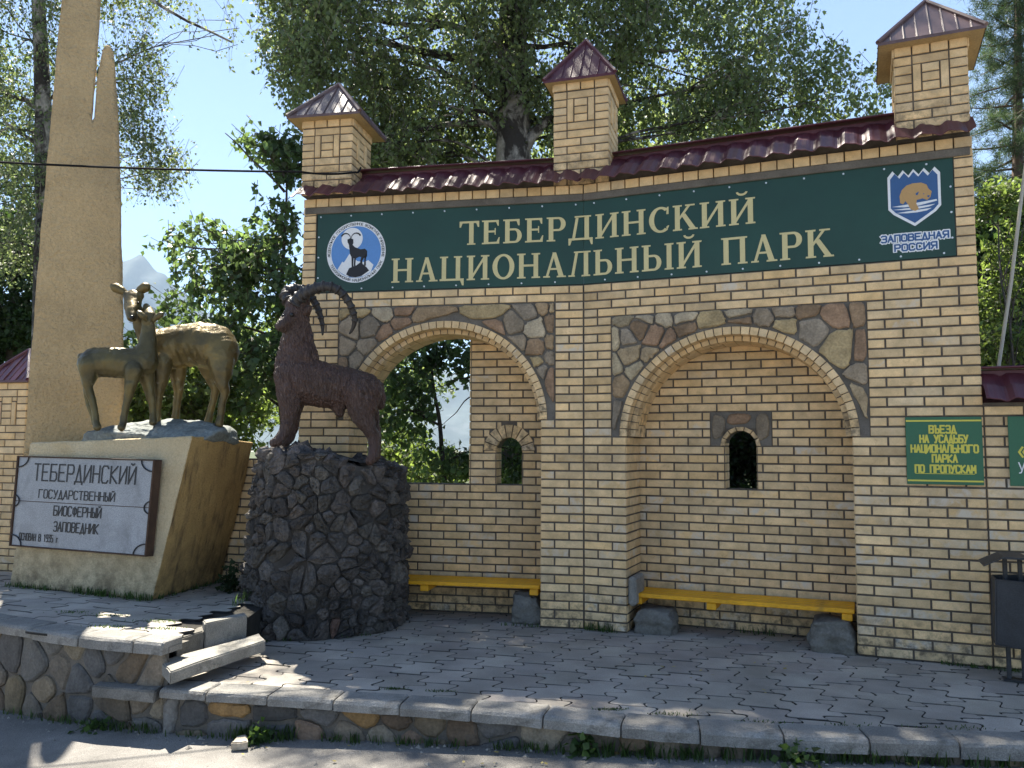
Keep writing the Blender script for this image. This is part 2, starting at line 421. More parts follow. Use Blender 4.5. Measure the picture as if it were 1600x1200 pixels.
# --- niches: reveals, back walls, small windows
def niche(A, left):
    M, cs = A['M'], A['cs']; sL, sR = cs-OP, cs+OP
    D = .5
    def side(s, sign):                                                     # plane running back from s; sign=+1 faces +s
        return lambda u, d, z: M(s + sign*(-d), u, z)
    b = MB(); k = MB()
    nv = A['v']
    lay(b, side(sL, 1), .012, D, 0, nv, anchor=0, phase=1, bloom=.05)
    lay(b, side(sR, -1), .012, D, 0, nv, anchor=0, phase=1, bloom=.05)
    wx = (-.90, -.645) if left else (1.155, 1.43)
    w0, wsp = 16, (20.3 if left else 21.0)
    MBk = lambda s, d, z: M(s, D+d, z)
    wc, wr = (wx[0]+wx[1])/2, (wx[1]-wx[0])/2
    ex = [(wx[0], wx[1], w0, int(wsp)+(0 if left else 0))]
    topv = nv+12
    if left:
        s_open = -1.158
        ex.append((sL-.3, s_open, w0, topv+2))
        ex.append((wc-.2525, wc+.2525, 20, 21)); arx = [(wc, wsp, .2545, .2545)]
    else:
        ex.append((1.034, 1.559, 21, 25)); arx = []
    lay(b, MBk, sL-.2, sR+.2, 0, topv, anchor=(s_open if left else sL+.05), phase=(1 if left else 0), excl=ex, arches=arx)
    # core of the back wall (with the window cut out)
    def kb(s0, s1, v0, v1): k.box(MBk, s0, s1, E_, .25, v0*RH, v1*RH)
    kb(sL-.2, sR+.2, 0, w0)
    if left: kb(s_open, wx[0], w0, topv+1); kb(wx[1], sR+.2, w0, topv+1)
    else: kb(sL-.2, wx[0], w0, topv+1); kb(wx[1], sR+.2, w0, topv+1)
    # head of the window: fill between arch and the course above
    n = 14; ztop = (topv+1)*RH; zs = wsp*RH
    for i in range(n):
        a0, a1 = PI*i/n, PI*(i+1)/n
        p0 = (wc+wr*math.cos(a0), zs+wr*math.sin(a0)); p1 = (wc+wr*math.cos(a1), zs+wr*math.sin(a1))
        vs = [MBk(p0[0],E_,p0[1]),MBk(p0[0],E_,ztop),MBk(p1[0],E_,ztop),MBk(p1[0],E_,p1[1]),
              MBk(p0[0],.25,p0[1]),MBk(p0[0],.25,ztop),MBk(p1[0],.25,ztop),MBk(p1[0],.25,p1[1])]
        k.add(vs, [(0,1,2,3),(4,7,6,5),(0,3,7,4),(1,5,6,2)])
    # brick cheeks of the window opening
    for s, sg in ((wx[0], 1), (wx[1], -1)):
        MC = lambda u, d, z, s=s, sg=sg: M(s - sg*d, D+u, z)
        for v in range(w0, int(wsp)+1): b.brick(MC, .014, .125, v*RH+.005, (v+1)*RH-.005, bcol(0), d=-.003); b.brick(MC, .136, .25, v*RH+.005, (v+1)*RH-.005, bcol(0), d=-.003)
    wp = MB()
    if left:                                                                # fan of radial bricks round the window head
        for i in range(9):
            a0, a1 = PI*(i+.07)/9, PI*(i+.93)/9; ro = wr+.125
            pl = [(wc+r*math.cos(a), zs+r*math.sin(a)) for r, a in ((wr, a1), (wr, a0), (ro, a0), (ro, a1))]
            wp.prism(MBk, pl, -.006, .05, bcol(.05), inset=.004)
        for s0, s1 in ((wc-.25, wc-wr), (wc+wr, wc+.25)):
            b.brick(MBk, s0+.005, s1-.006, 19.98*RH+.005, 20.3*RH, bcol(0))
        wp.build('window_arch', M_BRICK, gate)
    else:
        for i in range(7):
            a0, a1 = PI*(i+.06)/7, PI*(i+.94)/7; ro = wr+.035
            pl = [(wc+r*math.cos(a), zs+r*math.sin(a)) for r, a in ((wr, a1), (wr, a0), (ro, a0), (ro, a1))]
            wp.prism(MBk, pl, -.012, .05, bcol(.05), inset=.004)
        wp.build('window_arch', M_BRICK, gate)
        sp = MB(); rg = random.Random(5)
        for poly, ci in (([(1.045,1.64),(1.15,1.69),(1.175,1.85),(1.12,1.89),(1.045,1.885)],7),([(1.17,1.80),(1.25,1.79),(1.36,1.80),(1.40,1.88),(1.33,1.895),(1.19,1.893)],6),
                         ([(1.42,1.70),(1.46,1.64),(1.545,1.69),(1.545,1.895),(1.43,1.89)],4)):
            q = shrink_round(poly, .004, rg)
            if q: sp.prism(MBk, q, -.012, .05, tuple(x*.75 for x in STONES[ci])+(0,), inset=.012)
        sp.box(MBk, 1.036, wc-wr-.012, 0.004, .03, 21*RH+.003, 25*RH-.003, (1,1,1,0), 1); sp.box(MBk, wc+wr+.012, 1.557, 0.004, .03, 21*RH+.003, 25*RH-.003, (1,1,1,0), 1)
        sp.box(MBk, wc-wr-.012, wc+wr+.012, 0.006, .03, zs+wr+.02, 25*RH-.004, (1,1,1,0), 1)
        sp.build('stone_panel', [M_STONE, M_CEMENT], gate)
    if left:                                                                # end of the back wall and the sill
        ME = lambda u, d, z: M(s_open + d, D+u, z)
        MEx = lambda u, d, z: M(s_open - d, D+u, z)
        for v in range(w0, topv): b.brick(MEx, .014, .125, v*RH+.005, (v+1)*RH-.005, bcol(0), d=-.003); b.brick(MEx, .136, .25, v*RH+.005, (v+1)*RH-.005, bcol(0), d=-.003)
    k.build('back_core', M_MORTAR, gate); b.build('niche_wall', M_BRICK, gate)
    # arch: two stepped rings and the barrel behind
    ar = MB(); bk = MB()
    zs = nv*RH; N = 40
    def ring(ai, bi, th, d0, d1, n, gp=.10):
        for i in range(n):
            a0, a1 = PI*(i+gp/2)/n, PI*(i+1-gp/2)/n
            e = lambda a, t: (cs+(ai+t)*math.cos(a), zs+(bi+t)*math.sin(a))
            pl = [e(a1, 0), e(a0, 0), e(a0, th), e(a1, th)]
            ar.prism(M, pl, d0, d1, bcol(.03), inset=.004)
    ring(A_IN-.004, B_IN-.004, RNGT, -.004, .118, 40); ring(A_IN-.045, B_IN-.045, .09, .126, .25, 40); ring(A_IN-.045, B_IN-.045, .09, .262, .50, 24, .06)
    # mortar barrel just outside the rings' inner faces
    n = 48
    for i in range(n):
        a0, a1 = PI*i/n, PI*(i+1)/n
        q = []
        for a in (a0, a1):
            for (t, d) in ((.004, .006), (.004, .125), (-.038, .130), (-.038, .5)):
                q.append(M(cs+(A_IN+t)*math.cos(a), d, zs+(B_IN+t)*math.sin(a)))
        bk.add(q, [(0,1,5,4),(1,2,6,5),(2,3,7,6)])
        # front sheet of the stone panel, out to the rectangle
        def rim(a):
            c_, s_ = math.cos(a), math.sin(a); hw, hh = 4*BL, (A['top']-nv)*RH
            t = min(hw/abs(c_) if abs(c_) > 1e-6 else 9, hh/s_ if s_ > 1e-6 else 9); return (cs+c_*t, zs+s_*t)
        r0, r1 = rim(a0), rim(a1); p0 = (cs+(A_IN+.02)*math.cos(a0), zs+(B_IN+.02)*math.sin(a0)); p1 = (cs+(A_IN+.02)*math.cos(a1), zs+(B_IN+.02)*math.sin(a1))
        bk.add([M(p0[0],.008,p0[1]),M(r0[0],.008,r0[1]),M(r1[0],.008,r1[1]),M(p1[0],.008,p1[1])], [(0,1,2,3)], mi=1)
        bk.add([M(p0[0],.5,p0[1]),M(r0[0],.5,r0[1]),M(r1[0],.5,r1[1]),M(p1[0],.5,p1[1])], [(3,2,1,0)], mi=1)
    hw = 4*BL
    for sg in (-1, 1):                                                       # corners the radial strips cut off
        bk.add([M(cs+sg*hw, .0081, zs+(A['top']-nv)*RH), M(cs+sg*hw, .0081, zs+.9), M(cs+sg*.8, .0081, zs+(A['top']-nv)*RH)], [(0,1,2)], mi=1)
    bk.build('arch_core', [M_MORTAR, M_CEMENT], gate); ar.build('arch', M_BRICK, gate)
    # field stones of the spandrels
    sp = MB(); rg = random.Random(11 if left else 23)
    rect = [(cs-hw, zs), (cs+hw, zs), (cs+hw, A['top']*RH), (cs-hw, A['top']*RH)]
    ok = lambda x, y: cs-hw < x < cs+hw and zs < y < A['top']*RH and ((x-cs)/(A_IN+RNGT+.02))**2+((y-zs)/(B_IN+RNGT+.02))**2 > 1
    pts = []
    while len(pts) < 30:
        p = (rg.uniform(cs-hw, cs+hw), rg.uniform(zs, A['top']*RH))
        if ok(*p): pts.append(p)
    pts = relax(pts, ok, 14, .215)
    for p, c in zip(pts, cells(pts, rect)):
        if c is None: continue
        ang = math.atan2((p[1]-zs)/B_IN, (p[0]-cs)/A_IN); ca, sa = math.cos(ang), math.sin(ang)
        for da in (-.07, 0, .07):                                   # keep off the ring
            a = ang+da; qx, qy = cs+(A_IN+RNGT+.004)*math.cos(a), zs+(B_IN+RNGT+.004)*math.sin(a)
            nx, ny = math.cos(a)/A_IN, math.sin(a)/B_IN; L = math.hypot(nx, ny); nx /= L; ny /= L
            c = clip_half(c, -nx, -ny, -(nx*qx+ny*qy))
            if len(c) < 3: break
        if len(c) < 3: continue
        q = shrink_round(c, rg.uniform(.005, .011), rg, wob=.014, cut=.15)
        if q:
            kx = rg.uniform(.8, 1.15); col = rg.choice(STONES); sp.prism(M, q, -.010-rg.uniform(0, .012), .03, (col[0]*kx, col[1]*kx, col[2]*kx, 0), inset=.012, dome=.004)
    sp.build('stone_panel', M_STONE, gate)
niche(archL, True); niche(archR, False)
# --- metal tile roof between and in front of the pillars
def tile_roof(M, s0, s1, z_eave, d_eave, z_ridge, d_ridge, parent, name='roof', back=True, mb=None):
    b = mb or MB(); P = .183; ns = max(4, int(round((s1-s0)/P*10)))
    prof = []
    for t, st in ((0, 0), (.46, 0), (.475, .036), (.92, .036), (1, .036)):
        prof.append((t, st))
    cols = []
    for i in range(ns+1):
        s = s0+(s1-s0)*i/ns; ph = (s/P) % 1
        w = .0135*math.sin(2*PI*ph) + .006*math.sin(4*PI*ph+.6)
        col = []
        for t, st in prof:
            d = d_eave+(d_ridge-d_eave)*t; z = z_eave+(z_ridge-z_eave)*t
            nrm = (-(z_ridge-z_eave), (d_ridge-d_eave)); L = math.hypot(*nrm)
            h = w*(1 if t < .95 else .3) + .03 - st
            if t < .01: pass
            col.append((s, d+nrm[0]/L*h, z+nrm[1]/L*h))
        cols.append(col)
    np_ = len(prof); vs = [M(*p) for c in cols for p in c]; fs = []
    for i in range(ns):
        for k in range(np_-1): fs.append((i*np_+k, (i+1)*np_+k, (i+1)*np_+k+1, i*np_+k+1))
    b.add(vs, fs)
    vs2 = [M(p[0], p[1]+.002, p[2]-.006) for c in cols for p in c]                # underside: the sheet has a thickness
    b.add(vs2, [f[::-1] for f in fs])
    n2 = len(cols)
    b.add([M(*c[0]) for c in cols]+[M(c[0][0], c[0][1]+.002, c[0][2]-.006) for c in cols], [(i, n2+i, n2+i+1, i+1) for i in range(n2-1)])
    for c in (cols[0], cols[-1]):
        b.add([M(*p) for p in c]+[M(p[0], p[1]+.002, p[2]-.006) for p in c], [(k, k+1, np_+k+1, np_+k) for k in range(np_-1)])
    if back:                                                                    # plain back slope and ridge cap
        b.box(M, s0, s1, d_ridge, d_ridge+.02, z_ridge-.05, z_ridge+.015)
        b.add([M(s0, d_ridge, z_ridge+.02), M(s1, d_ridge, z_ridge+.02), M(s1, d_ridge+(d_ridge-d_eave), z_eave), M(s0, d_ridge+(d_ridge-d_eave), z_eave)], [(0,1,2,3)])
        b.bbox(M, s0-.005, s1+.005, d_ridge-.07, d_ridge+.07, z_ridge+.028, z_ridge+.045, .006)
    return b
rb = MB()
tile_roof(ML, SLL-.07, 0.0, 3.955, -.14, 4.285, .28, gate, mb=rb); tile_roof(MR, -.01, SLR+.01, 3.955, -.14, 4.285, .28, gate, mb=rb)
rb.build('roof', M_ROOF, gate, smooth=False)
# --- the three pillars with pyramid caps
def pillar(M, cs, z0, ztop, zeave, zapex, w=.26, dc=.265, hw=.375, mat=None):
    p = MB(); c = MB(); D0 = dc-w
    c.box(M, cs-w+E_, cs+w-E_, D0+E_, D0+2*w-E_, z0, ztop)
    faces = [lambda u, d, z: M(cs-w+u, D0+d, z), lambda u, d, z: M(cs+w-d, D0+u, z), lambda u, d, z: M(cs-w+d, D0+2*w-u, z), lambda u, d, z: M(cs+w-u, D0+2*w-d, z)]
    W = 2*w; g = .0055
    for fi, F in enumerate(faces):
        z = ztop
        def br(u0, u1, za, zb, d=0.): p.brick(F, u0+g, u1-g, za+g, zb-g, bcol(0), d=d+random.uniform(0, .002), b=.005)
        for i in range(4): br(i*W/4, (i+1)*W/4, z-.085, z, -.012)                   # flared top course
        z -= .085
        h = RH*.98
        br(0, W/4, z-h, z); br(W/4, 3*W/4, z-h, z); br(3*W/4, W, z-h, z); z -= h
        zs_ = z
        for k in range(3):
            br(0, W/4, z-h, z); br(3*W/4, W, z-h, z); br(W/4+.065, 3*W/4-.065, z-h, z); z -= h
        br(W/4, W/4+.065, z, zs_, -.008); br(3*W/4-.065, 3*W/4, z, zs_, -.008)
        for k in range(2): br(0, W/4, z-h, z); br(W/4, 3*W/4, z-h, z); br(3*W/4, W, z-h, z); z -= h
        k = 0
        while z > z0:
            if k % 2 == 0: br(0, W/2, z-h, z); br(W/2, W, z-h, z)
            else: br(0, W/4, z-h, z); br(W/4, 3*W/4, z-h, z); br(3*W/4, W, z-h, z)
            z -= h; k += 1
    po = p.build('pillar', M_BRICK, gate)
    c.build('core', M_MORTAR, po)
    cap_roof(M, cs, dc, zeave, zapex, hw, po, mat=mat)
def cap_roof(M, cs, dc, ze, za, hw, parent, name='cap', mat=None):
    b = MB(); n = 8
    cor = [(cs-hw, dc-hw), (cs+hw, dc-hw), (cs+hw, dc+hw), (cs-hw, dc+hw)]
    for i in range(4):
        a, q = cor[i], cor[(i+1) % 4]
        # standing seams: thin raised ribs; each slope is a slightly faceted sheet
        for k in range(n):
            t0, t1 = k/n, (k+1)/n
            def P(t, up): 
                s, d = a[0]+(q[0]-a[0])*t, a[1]+(q[1]-a[1])*t
                m_ = 1-abs(2*t-1); zt = ze+(za-ze)*m_*up; return (s+(cs-s)*0+((cs-(a[0]+q[0])/2)*m_*up), d+((dc-(a[1]+q[1])/2)*m_*up), zt)
            p0, p1, r0, r1 = P(t0, 0), P(t1, 0), P(t0, 1), P(t1, 1)
            off = .008 if k % 2 else 0
            pts = [M(p0[0], p0[1], p0[2]+off), M(p1[0], p1[1], p1[2]+off), M(r1[0], r1[1], r1[2]+off), M(r0[0], r0[1], r0[2]+off)]
            if t0 == 0: b.add([pts[0], pts[1], pts[2]], [(0,1,2)])
            elif t1 == 1: b.add([pts[0], pts[1], pts[3]], [(0,1,2)])
            else: b.add(pts, [(0,1,2,3)])
            if 0 < k: b.tube([M(p0[0], p0[1], p0[2]+.006), M(r0[0], r0[1], r0[2]+.006)], .007, 5)
        b.tube([M(a[0], a[1], ze+.012), M(cs, dc, za+.012)], [.020, .018], 6)
        b.add([M(a[0],a[1],ze+.009),M(q[0],q[1],ze+.009),M(q[0],q[1],ze-.016),M(a[0],a[1],ze-.016)], [(3,2,1,0),(0,1,2,3)][:1])
    co = b.build(name, mat or M_CAP, parent)
    s = MB(); s.box(M, cs-hw+.006, cs+hw-.006, dc-hw+.006, dc+hw-.006, ze-.014, ze-.002); s.build('soffit', M_SOFFIT, co)
    return co
MC_ = facet((FL+FR)/2)
pillar(ML, -2.505, 4.02, 4.775, 4.775, 5.235); pillar(MR, 2.853, 4.02, 4.775, 4.775, 5.235); pillar(MC_, -.025, 4.0, 4.965, 4.965, 5.47, hw=.335, mat=M_ROOF)  # centre cap: tree shade put into its colour by using the darker roof sheet
# ================================================================ BOARDS AND LETTERING
def text_geo(s, bold=0.):
    cu = bpy.data.curves.new('t', 'FONT'); cu.body = s; cu.size = 1; cu.resolution_u = 3; cu.fill_mode = 'FRONT'; cu.offset = bold
    o = bpy.data.objects.new('t', cu); C.objects.link(o)
    dg = bpy.context.evaluated_depsgraph_get(); me = o.evaluated_get(dg).to_mesh()
    V = [(v.co.x, v.co.y) for v in me.vertices]; F = [list(p.vertices) for p in me.polygons]
    o.evaluated_get(dg).to_mesh_clear(); bpy.data.objects.remove(o); bpy.data.curves.remove(cu)
    return V, F
def put_text(mb, M, s, x0, x1, z0, z1, d, bold=0., mi=0, slope=0., grow=0.):
    """flat letters stretched into the rectangle x0..x1, z0..z1 (z1 = cap height of the letters without marks)"""
    V, F = text_geo(s, bold)
    if not V: return
    xs = [p[0] for p in V]; a, b = min(xs), max(xs)
    cap = .727; lo = 0
    vs = []
    for x, y in V:
        u = (x-a)/(b-a); w = (y-lo)/cap
        X = x0-grow+(x1-x0+2*grow)*u; Z = z0+(z1-z0)*w+slope*(X-x0); vs.append(M(X, d, Z))
    mb.add(vs, F, mi=mi)
# serif capitals drawn as strokes in a unit-high cell
ST, TH, SW, SH = .165, .085, .075, .062
def _stem(x, w=ST, y0=0., y1=1., serif='bt'):
    o = [[(x, y0), (x+w, y0), (x+w, y1), (x, y1)]]
    if 'b' in serif: o.append([(x-SW, y0), (x+w+SW, y0), (x+w+SW*.9, y0+SH), (x-SW*.9, y0+SH)])
    if 't' in serif: o.append([(x-SW*.9, y1-SH), (x+w+SW*.9, y1-SH), (x+w+SW, y1), (x-SW, y1)])
    return o
def _ring(cx, cy, ro, ry, ri, riy, a0=0, a1=360, n=36):
    o = []
    for i in range(n):
        p, q = R_(a0+(a1-a0)*i/n), R_(a0+(a1-a0)*(i+1)/n)
        o.append([(cx+ri*math.cos(p), cy+riy*math.sin(p)), (cx+ro*math.cos(p), cy+ry*math.sin(p)), (cx+ro*math.cos(q), cy+ry*math.sin(q)), (cx+ri*math.cos(q), cy+riy*math.sin(q))])
    return o
def _bar(x0, y0, x1, y1, h): return [[(x0, y0), (x1, y1), (x1, y1+h), (x0, y0+h)]]
def _diag(x0, x1, w, y0=0., y1=1.): return [[(x0, y0), (x0+w, y0), (x1+w, y1), (x1, y1)]]
def _breve(cx): return _ring(cx, 1.27, .19, .17, .12, .09, 190, 350, 10)
def glyph(ch):
    s = SW
    if ch == 'Т':
        return _stem(.30+s, serif='b')+_bar(.02, 1-TH, .745, 1-TH, TH)+[[(.02,1-.26),(.07,1-.26),(.13,1-TH),(.02,1-TH)],[(.695,1-.26),(.745,1-.26),(.745,1-TH),(.635,1-TH)]], .77
    if ch == 'Е':
        return _stem(s, serif='bt')+_bar(s+ST, 1-TH, .62, 1-TH, TH)+_bar(s+ST, 0, .64, 0, TH)+_bar(s+ST, .48, .50, .48, TH)+[[(.58,1-.25),(.62,1-.25),(.62,1-TH),(.52,1-TH)],[(.62,.27),(.66,.27),(.64,TH),(.54,TH)],[(.47,.38),(.51,.38),(.51,.66),(.47,.66)]], .70
    if ch == 'Б':
        return _stem(s, serif='bt')+_bar(s+ST, 1-TH, .60, 1-TH, TH)+[[(.55,1-.27),(.60,1-.27),(.60,1-TH),(.49,1-TH)]]+_bar(s+ST, .53, .42, .53, TH)+_bar(s+ST, 0, .42, 0, TH)+_ring(.42, .307, .26, .307, .10, .222, -90, 90, 18), .72
    if ch == 'Р':
        return _stem(s, serif='bt')+_bar(s+ST, 1-TH, .42, 1-TH, TH)+_bar(s+ST, .42, .42, .42, TH)+_ring(.42, .71, .26, .29, .09, .205, -90, 90, 18), .70
    if ch == 'Ь': return _stem(s, serif='bt')+_bar(s+ST, .53, .42, .53, TH)+_bar(s+ST, 0, .42, 0, TH)+_ring(.42, .307, .26, .307, .10, .222, -90, 90, 18), .70
    if ch == 'Ы': return glyph('Ь')[0]+_stem(.86, serif='bt'), 1.12
    if ch == 'Д':
        return _stem(.56, y1=1., serif='')+_diag(.12, .26, .10, 0, .93)+_bar(.22, 1-SH, .80, 1-SH, SH)+_bar(.0, 0, .86, 0, TH)+[[(.0,-.20),(.06,-.20),(.12,0),(.0,0)],[(.80,-.20),(.86,-.20),(.86,0),(.74,0)]], .88
    if ch == 'Л': return _stem(.54, serif='b')+_diag(.10, .25, .10, 0, .95)+_bar(.20, 1-SH, .79, 1-SH, SH)+[[(0,0),(.24,0),(.23,SH),(.01,SH)]], .82
    if ch == 'И' or ch == 'Й':
        g = _stem(s, serif='bt')+_stem(.60, serif='bt')+[[(s+ST,.10),(s+ST,.27),(.60,.90),(.60,.73)]]
        return g+(_breve(.42) if ch == 'Й' else []), .87
    if ch == 'Н': return _stem(s, serif='bt')+_stem(.60, serif='bt')+_bar(s+ST, .47, .60, .47, TH), .87
    if ch == 'П': return _stem(s, serif='bt')+_stem(.60, serif='bt')+_bar(s+ST, 1-TH, .60, 1-TH, TH), .87
    if ch == 'Ц': return _stem(s, serif='bt')+_stem(.60, serif='t')+_bar(0, 0, .90, 0, TH)+[[(.84,-.20),(.90,-.20),(.90,0),(.77,0)]], .93
    if ch == 'К': return _stem(s, serif='bt')+[[(s+ST,.42),(s+ST,.56),(.50,.96),(.60,.96)],[(.30,.57),(.42,.66),(.78,.03),(.59,.03)]]+[[(.42,1-SH),(.74,1-SH),(.74,1),(.42,1)],[(.52,0),(.84,0),(.83,SH),(.53,SH)]], .82
    if ch == 'А': return _diag(.08, .35, .09)+[[(.56,0),(.745,0),(.46,1.0),(.33,1.0)]]+_bar(.18, .30, .62, .30, .075)+[[(0,0),(.25,0),(.24,SH),(.01,SH)],[(.48,0),(.82,0),(.81,SH),(.49,SH)]], .82
    if ch == 'О': return _ring(.41, .5, .40, .515, .225, .425), .83
    if ch == 'С': return _ring(.41, .5, .40, .515, .225, .425, 52, 308, 30)+[[(.60,.70),(.68,.70),(.68,1.0),(.62,.98)],[(.62,.06),(.70,.24),(.66,.26),(.60,.20)]], .74
    return [], .45
def put_serif(mb, M, s, x0, x1, z0, z1, d, gap=.075):
    adv = []; x = 0
    for ch in s:
        g, w = glyph(ch); adv.append((g, x)); x += w+gap
    tot = x-gap; k = 0
    for g, xo in adv:
        for j, poly in enumerate(g):
            dd = d-.0002*(j % 9)
            mb.add([M(x0+(x1-x0)*(xo+px)/tot, dd, z0+(z1-z0)*py) for px, py in poly], [tuple(range(len(poly)))])
def disc(mb, M, cx, cz, r, d, mi=0, n=48, ry=None):
    mb.add([M(cx+r*math.cos(2*PI*i/n), d, cz+(ry or r)*math.sin(2*PI*i/n)) for i in range(n)], [tuple(range(n))], mi=mi)
def poly(mb, M, pts, d, mi=0): mb.add([M(x, d, z) for x, z in pts], [tuple(range(len(pts)))], mi=mi)
# hand-cut narrow letters: thin strokes
def put_stroke(mb, M, s, x0, x1, z0, z1, d, t, asp=1.55, mi=0):
    Sx = {'Т':[[(0,1),(1,1)],[(.5,0),(.5,1)]],'Е':[[(1,1),(0,1),(0,0),(1,0)],[(0,.52),(.8,.52)]],'Б':[[(.95,1),(0,1),(0,0),(.8,0),(1,.12),(1,.42),(.8,.54),(0,.54)]],
      'Р':[[(0,0),(0,1),(.8,1),(1,.88),(1,.58),(.8,.46),(0,.46)]],'Д':[[(-.08,-.14),(-.08,0),(1.08,0),(1.08,-.14)],[(.08,0),(.5,1),(.92,0)]],'И':[[(0,1),(0,0),(1,1),(1,0)]],'Й':[[(0,1),(0,0),(1,1),(1,0)],[(.25,1.18),(.5,1.1),(.75,1.18)]],
      'Н':[[(0,0),(0,1)],[(1,0),(1,1)],[(0,.52),(1,.52)]],'С':[[(1,.85),(.8,1),(.2,1),(0,.85),(0,.15),(.2,0),(.8,0),(1,.15)]],'К':[[(0,0),(0,1)],[(1,1),(0,.5),(1,0)]],'Г':[[(0,0),(0,1),(1,1)]],
      'О':[[(0,.15),(0,.85),(.2,1),(.8,1),(1,.85),(1,.15),(.8,0),(.2,0),(0,.15)]],'У':[[(0,1),(.5,.42)],[(1,1),(.35,0),(.1,0)]],'А':[[(0,0),(.5,1),(1,0)],[(.2,.35),(.8,.35)]],'В':[[(0,0),(0,1),(.75,1),(.95,.88),(.95,.66),(.75,.54),(0,.54)],[(.75,.54),(1,.42),(1,.12),(.8,0),(0,0)]],
      'Ы':[[(0,1),(0,0),(.5,0),(.64,.12),(.64,.4),(.5,.52),(0,.52)],[(1,0),(1,1)]],'Ф':[[(.5,0),(.5,1)],[(.2,.85),(0,.72),(0,.36),(.2,.24),(.8,.24),(1,.36),(1,.72),(.8,.85),(.2,.85)]],'З':[[(0,.9),(.2,1),(.8,1),(1,.88),(1,.64),(.8,.52),(.3,.52)],[(.8,.52),(1,.4),(1,.12),(.8,0),(.2,0),(0,.1)]],
      'П':[[(0,0),(0,1),(1,1),(1,0)]],'1':[[(.3,.8),(.6,1),(.6,0)]],'9':[[(1,.55),(.2,.5),(0,.65),(0,.88),(.2,1),(.8,1),(1,.88),(1,.15),(.8,0),(.1,0)]],'3':[[(0,1),(1,1),(.4,.6),(.85,.55),(1,.4),(1,.1),(.8,0),(0,.05)]],'5':[[(1,1),(0,1),(0,.56),(.8,.56),(1,.42),(1,.12),(.8,0),(0,.04)]],'г':[[(.2,0),(.2,.6),(.8,.6)]],' ':[],
      'Ъ':[[(-.1,1),(.2,1),(.2,0),(.8,0),(1,.12),(1,.42),(.8,.54),(.2,.54)]],'Ь':[[(0,1),(0,0),(.8,0),(1,.12),(1,.42),(.8,.54),(0,.54)]],'Л':[[(0,0),(.25,1),(1,1),(1,0)]],'Ц':[[(0,1),(0,0),(1,0),(1.12,0),(1.12,-.16)],[(.9,0),(.9,1)]],
      'М':[[(0,0),(0,1),(.5,.35),(1,1),(1,0)]],'Я':[[(1,0),(1,1),(.2,1),(0,.88),(0,.60),(.2,.48),(1,.48)],[(.5,.48),(0,0)]],'«':[[(.45,1),(0,.5),(.45,0)],[(1,1),(.55,.5),(1,0)]]}
    n = len(s); cw = (x1-x0)/(n-.28); w = cw*.72; k = 0
    for i, ch in enumerate(s):
        for ln in Sx.get(ch, []):
            for (ax, ay), (bx, by) in zip(ln[:-1], ln[1:]):
                X0_, Z0_, X1_, Z1_ = x0+i*cw+ax*w, z0+(z1-z0)*ay, x0+i*cw+bx*w, z0+(z1-z0)*by
                dx, dz = X1_-X0_, (Z1_-Z0_)/asp; L = math.hypot(dx, dz)+1e-9; nx, nz = -dz/L*t/2, dx/L*t/2*asp; ex, ez2 = dx/L*t*.35, dz/L*t*.35*asp
                k += 1
                mb.add([M(X0_-ex+nx, d-.0001*(k % 9), Z0_-ez2+nz), M(X0_-ex-nx, d-.0001*(k % 9), Z0_-ez2-nz), M(X1_+ex-nx, d-.0001*(k % 9), Z1_+ez2-nz), M(X1_+ex+nx, d-.0001*(k % 9), Z1_+ez2+nz)], [(0,1,2,3)], mi=mi)
ZB0, ZB1 = 3.060, 3.828
board = thing('sign_board', MS(0, 0, ZB0), 'long dark green board reading ТЕБЕРДИНСКИЙ НАЦИОНАЛЬНЫЙ ПАРК over the arches', 'sign')
bb = MB()
bb.box(ML, SLL+.145, 0, .012, .034, ZB0, ZB1); bb.box(MR, 0, SLR-.138, .012, .034, ZB0, ZB1)
bb.build('board', M_GREEN, board)
lt = MB(); put_serif(lt, MS, 'ТЕБЕРДИНСКИЙ', -1.168, 1.518, 3.465, 3.690, .009); 
# second line follows the first; both run level along the bent wall
put_serif(lt, MS, 'НАЦИОНАЛЬНЫЙ ПАРК', -1.825, 2.110, 3.130, 3.362, .009)
lt.build('lettering', M_GOLD, board)
sc = MB()
for i in range(9):
    s = SLL+.18+i*.31; sc.tube([ML(s, .014, ZB1-.03), ML(s, .004, ZB1-.03)], .008, 8); sc.tube([ML(s+.12, .014, ZB0+.025), ML(s+.12, .004, ZB0+.025)], .008, 8)
for i in range(10):
    s = .1+i*.30; sc.tube([MR(s, .014, ZB1-.03), MR(s, .004, ZB1-.03)], .008, 8); sc.tube([MR(s+.1, .014, ZB0+.025), MR(s+.1, .004, ZB0+.025)], .008, 8)
for z in (3.2, 3.4, 3.6):
    sc.tube([ML(SLL+.165, .014, z), ML(SLL+.165, .004, z)], .008, 8); sc.tube([MR(SLR-.16, .014, z), MR(SLR-.16, .004, z)], .008, 8)
o = sc.build('screw', M_SCREW, board); o['kind'] = 'stuff'
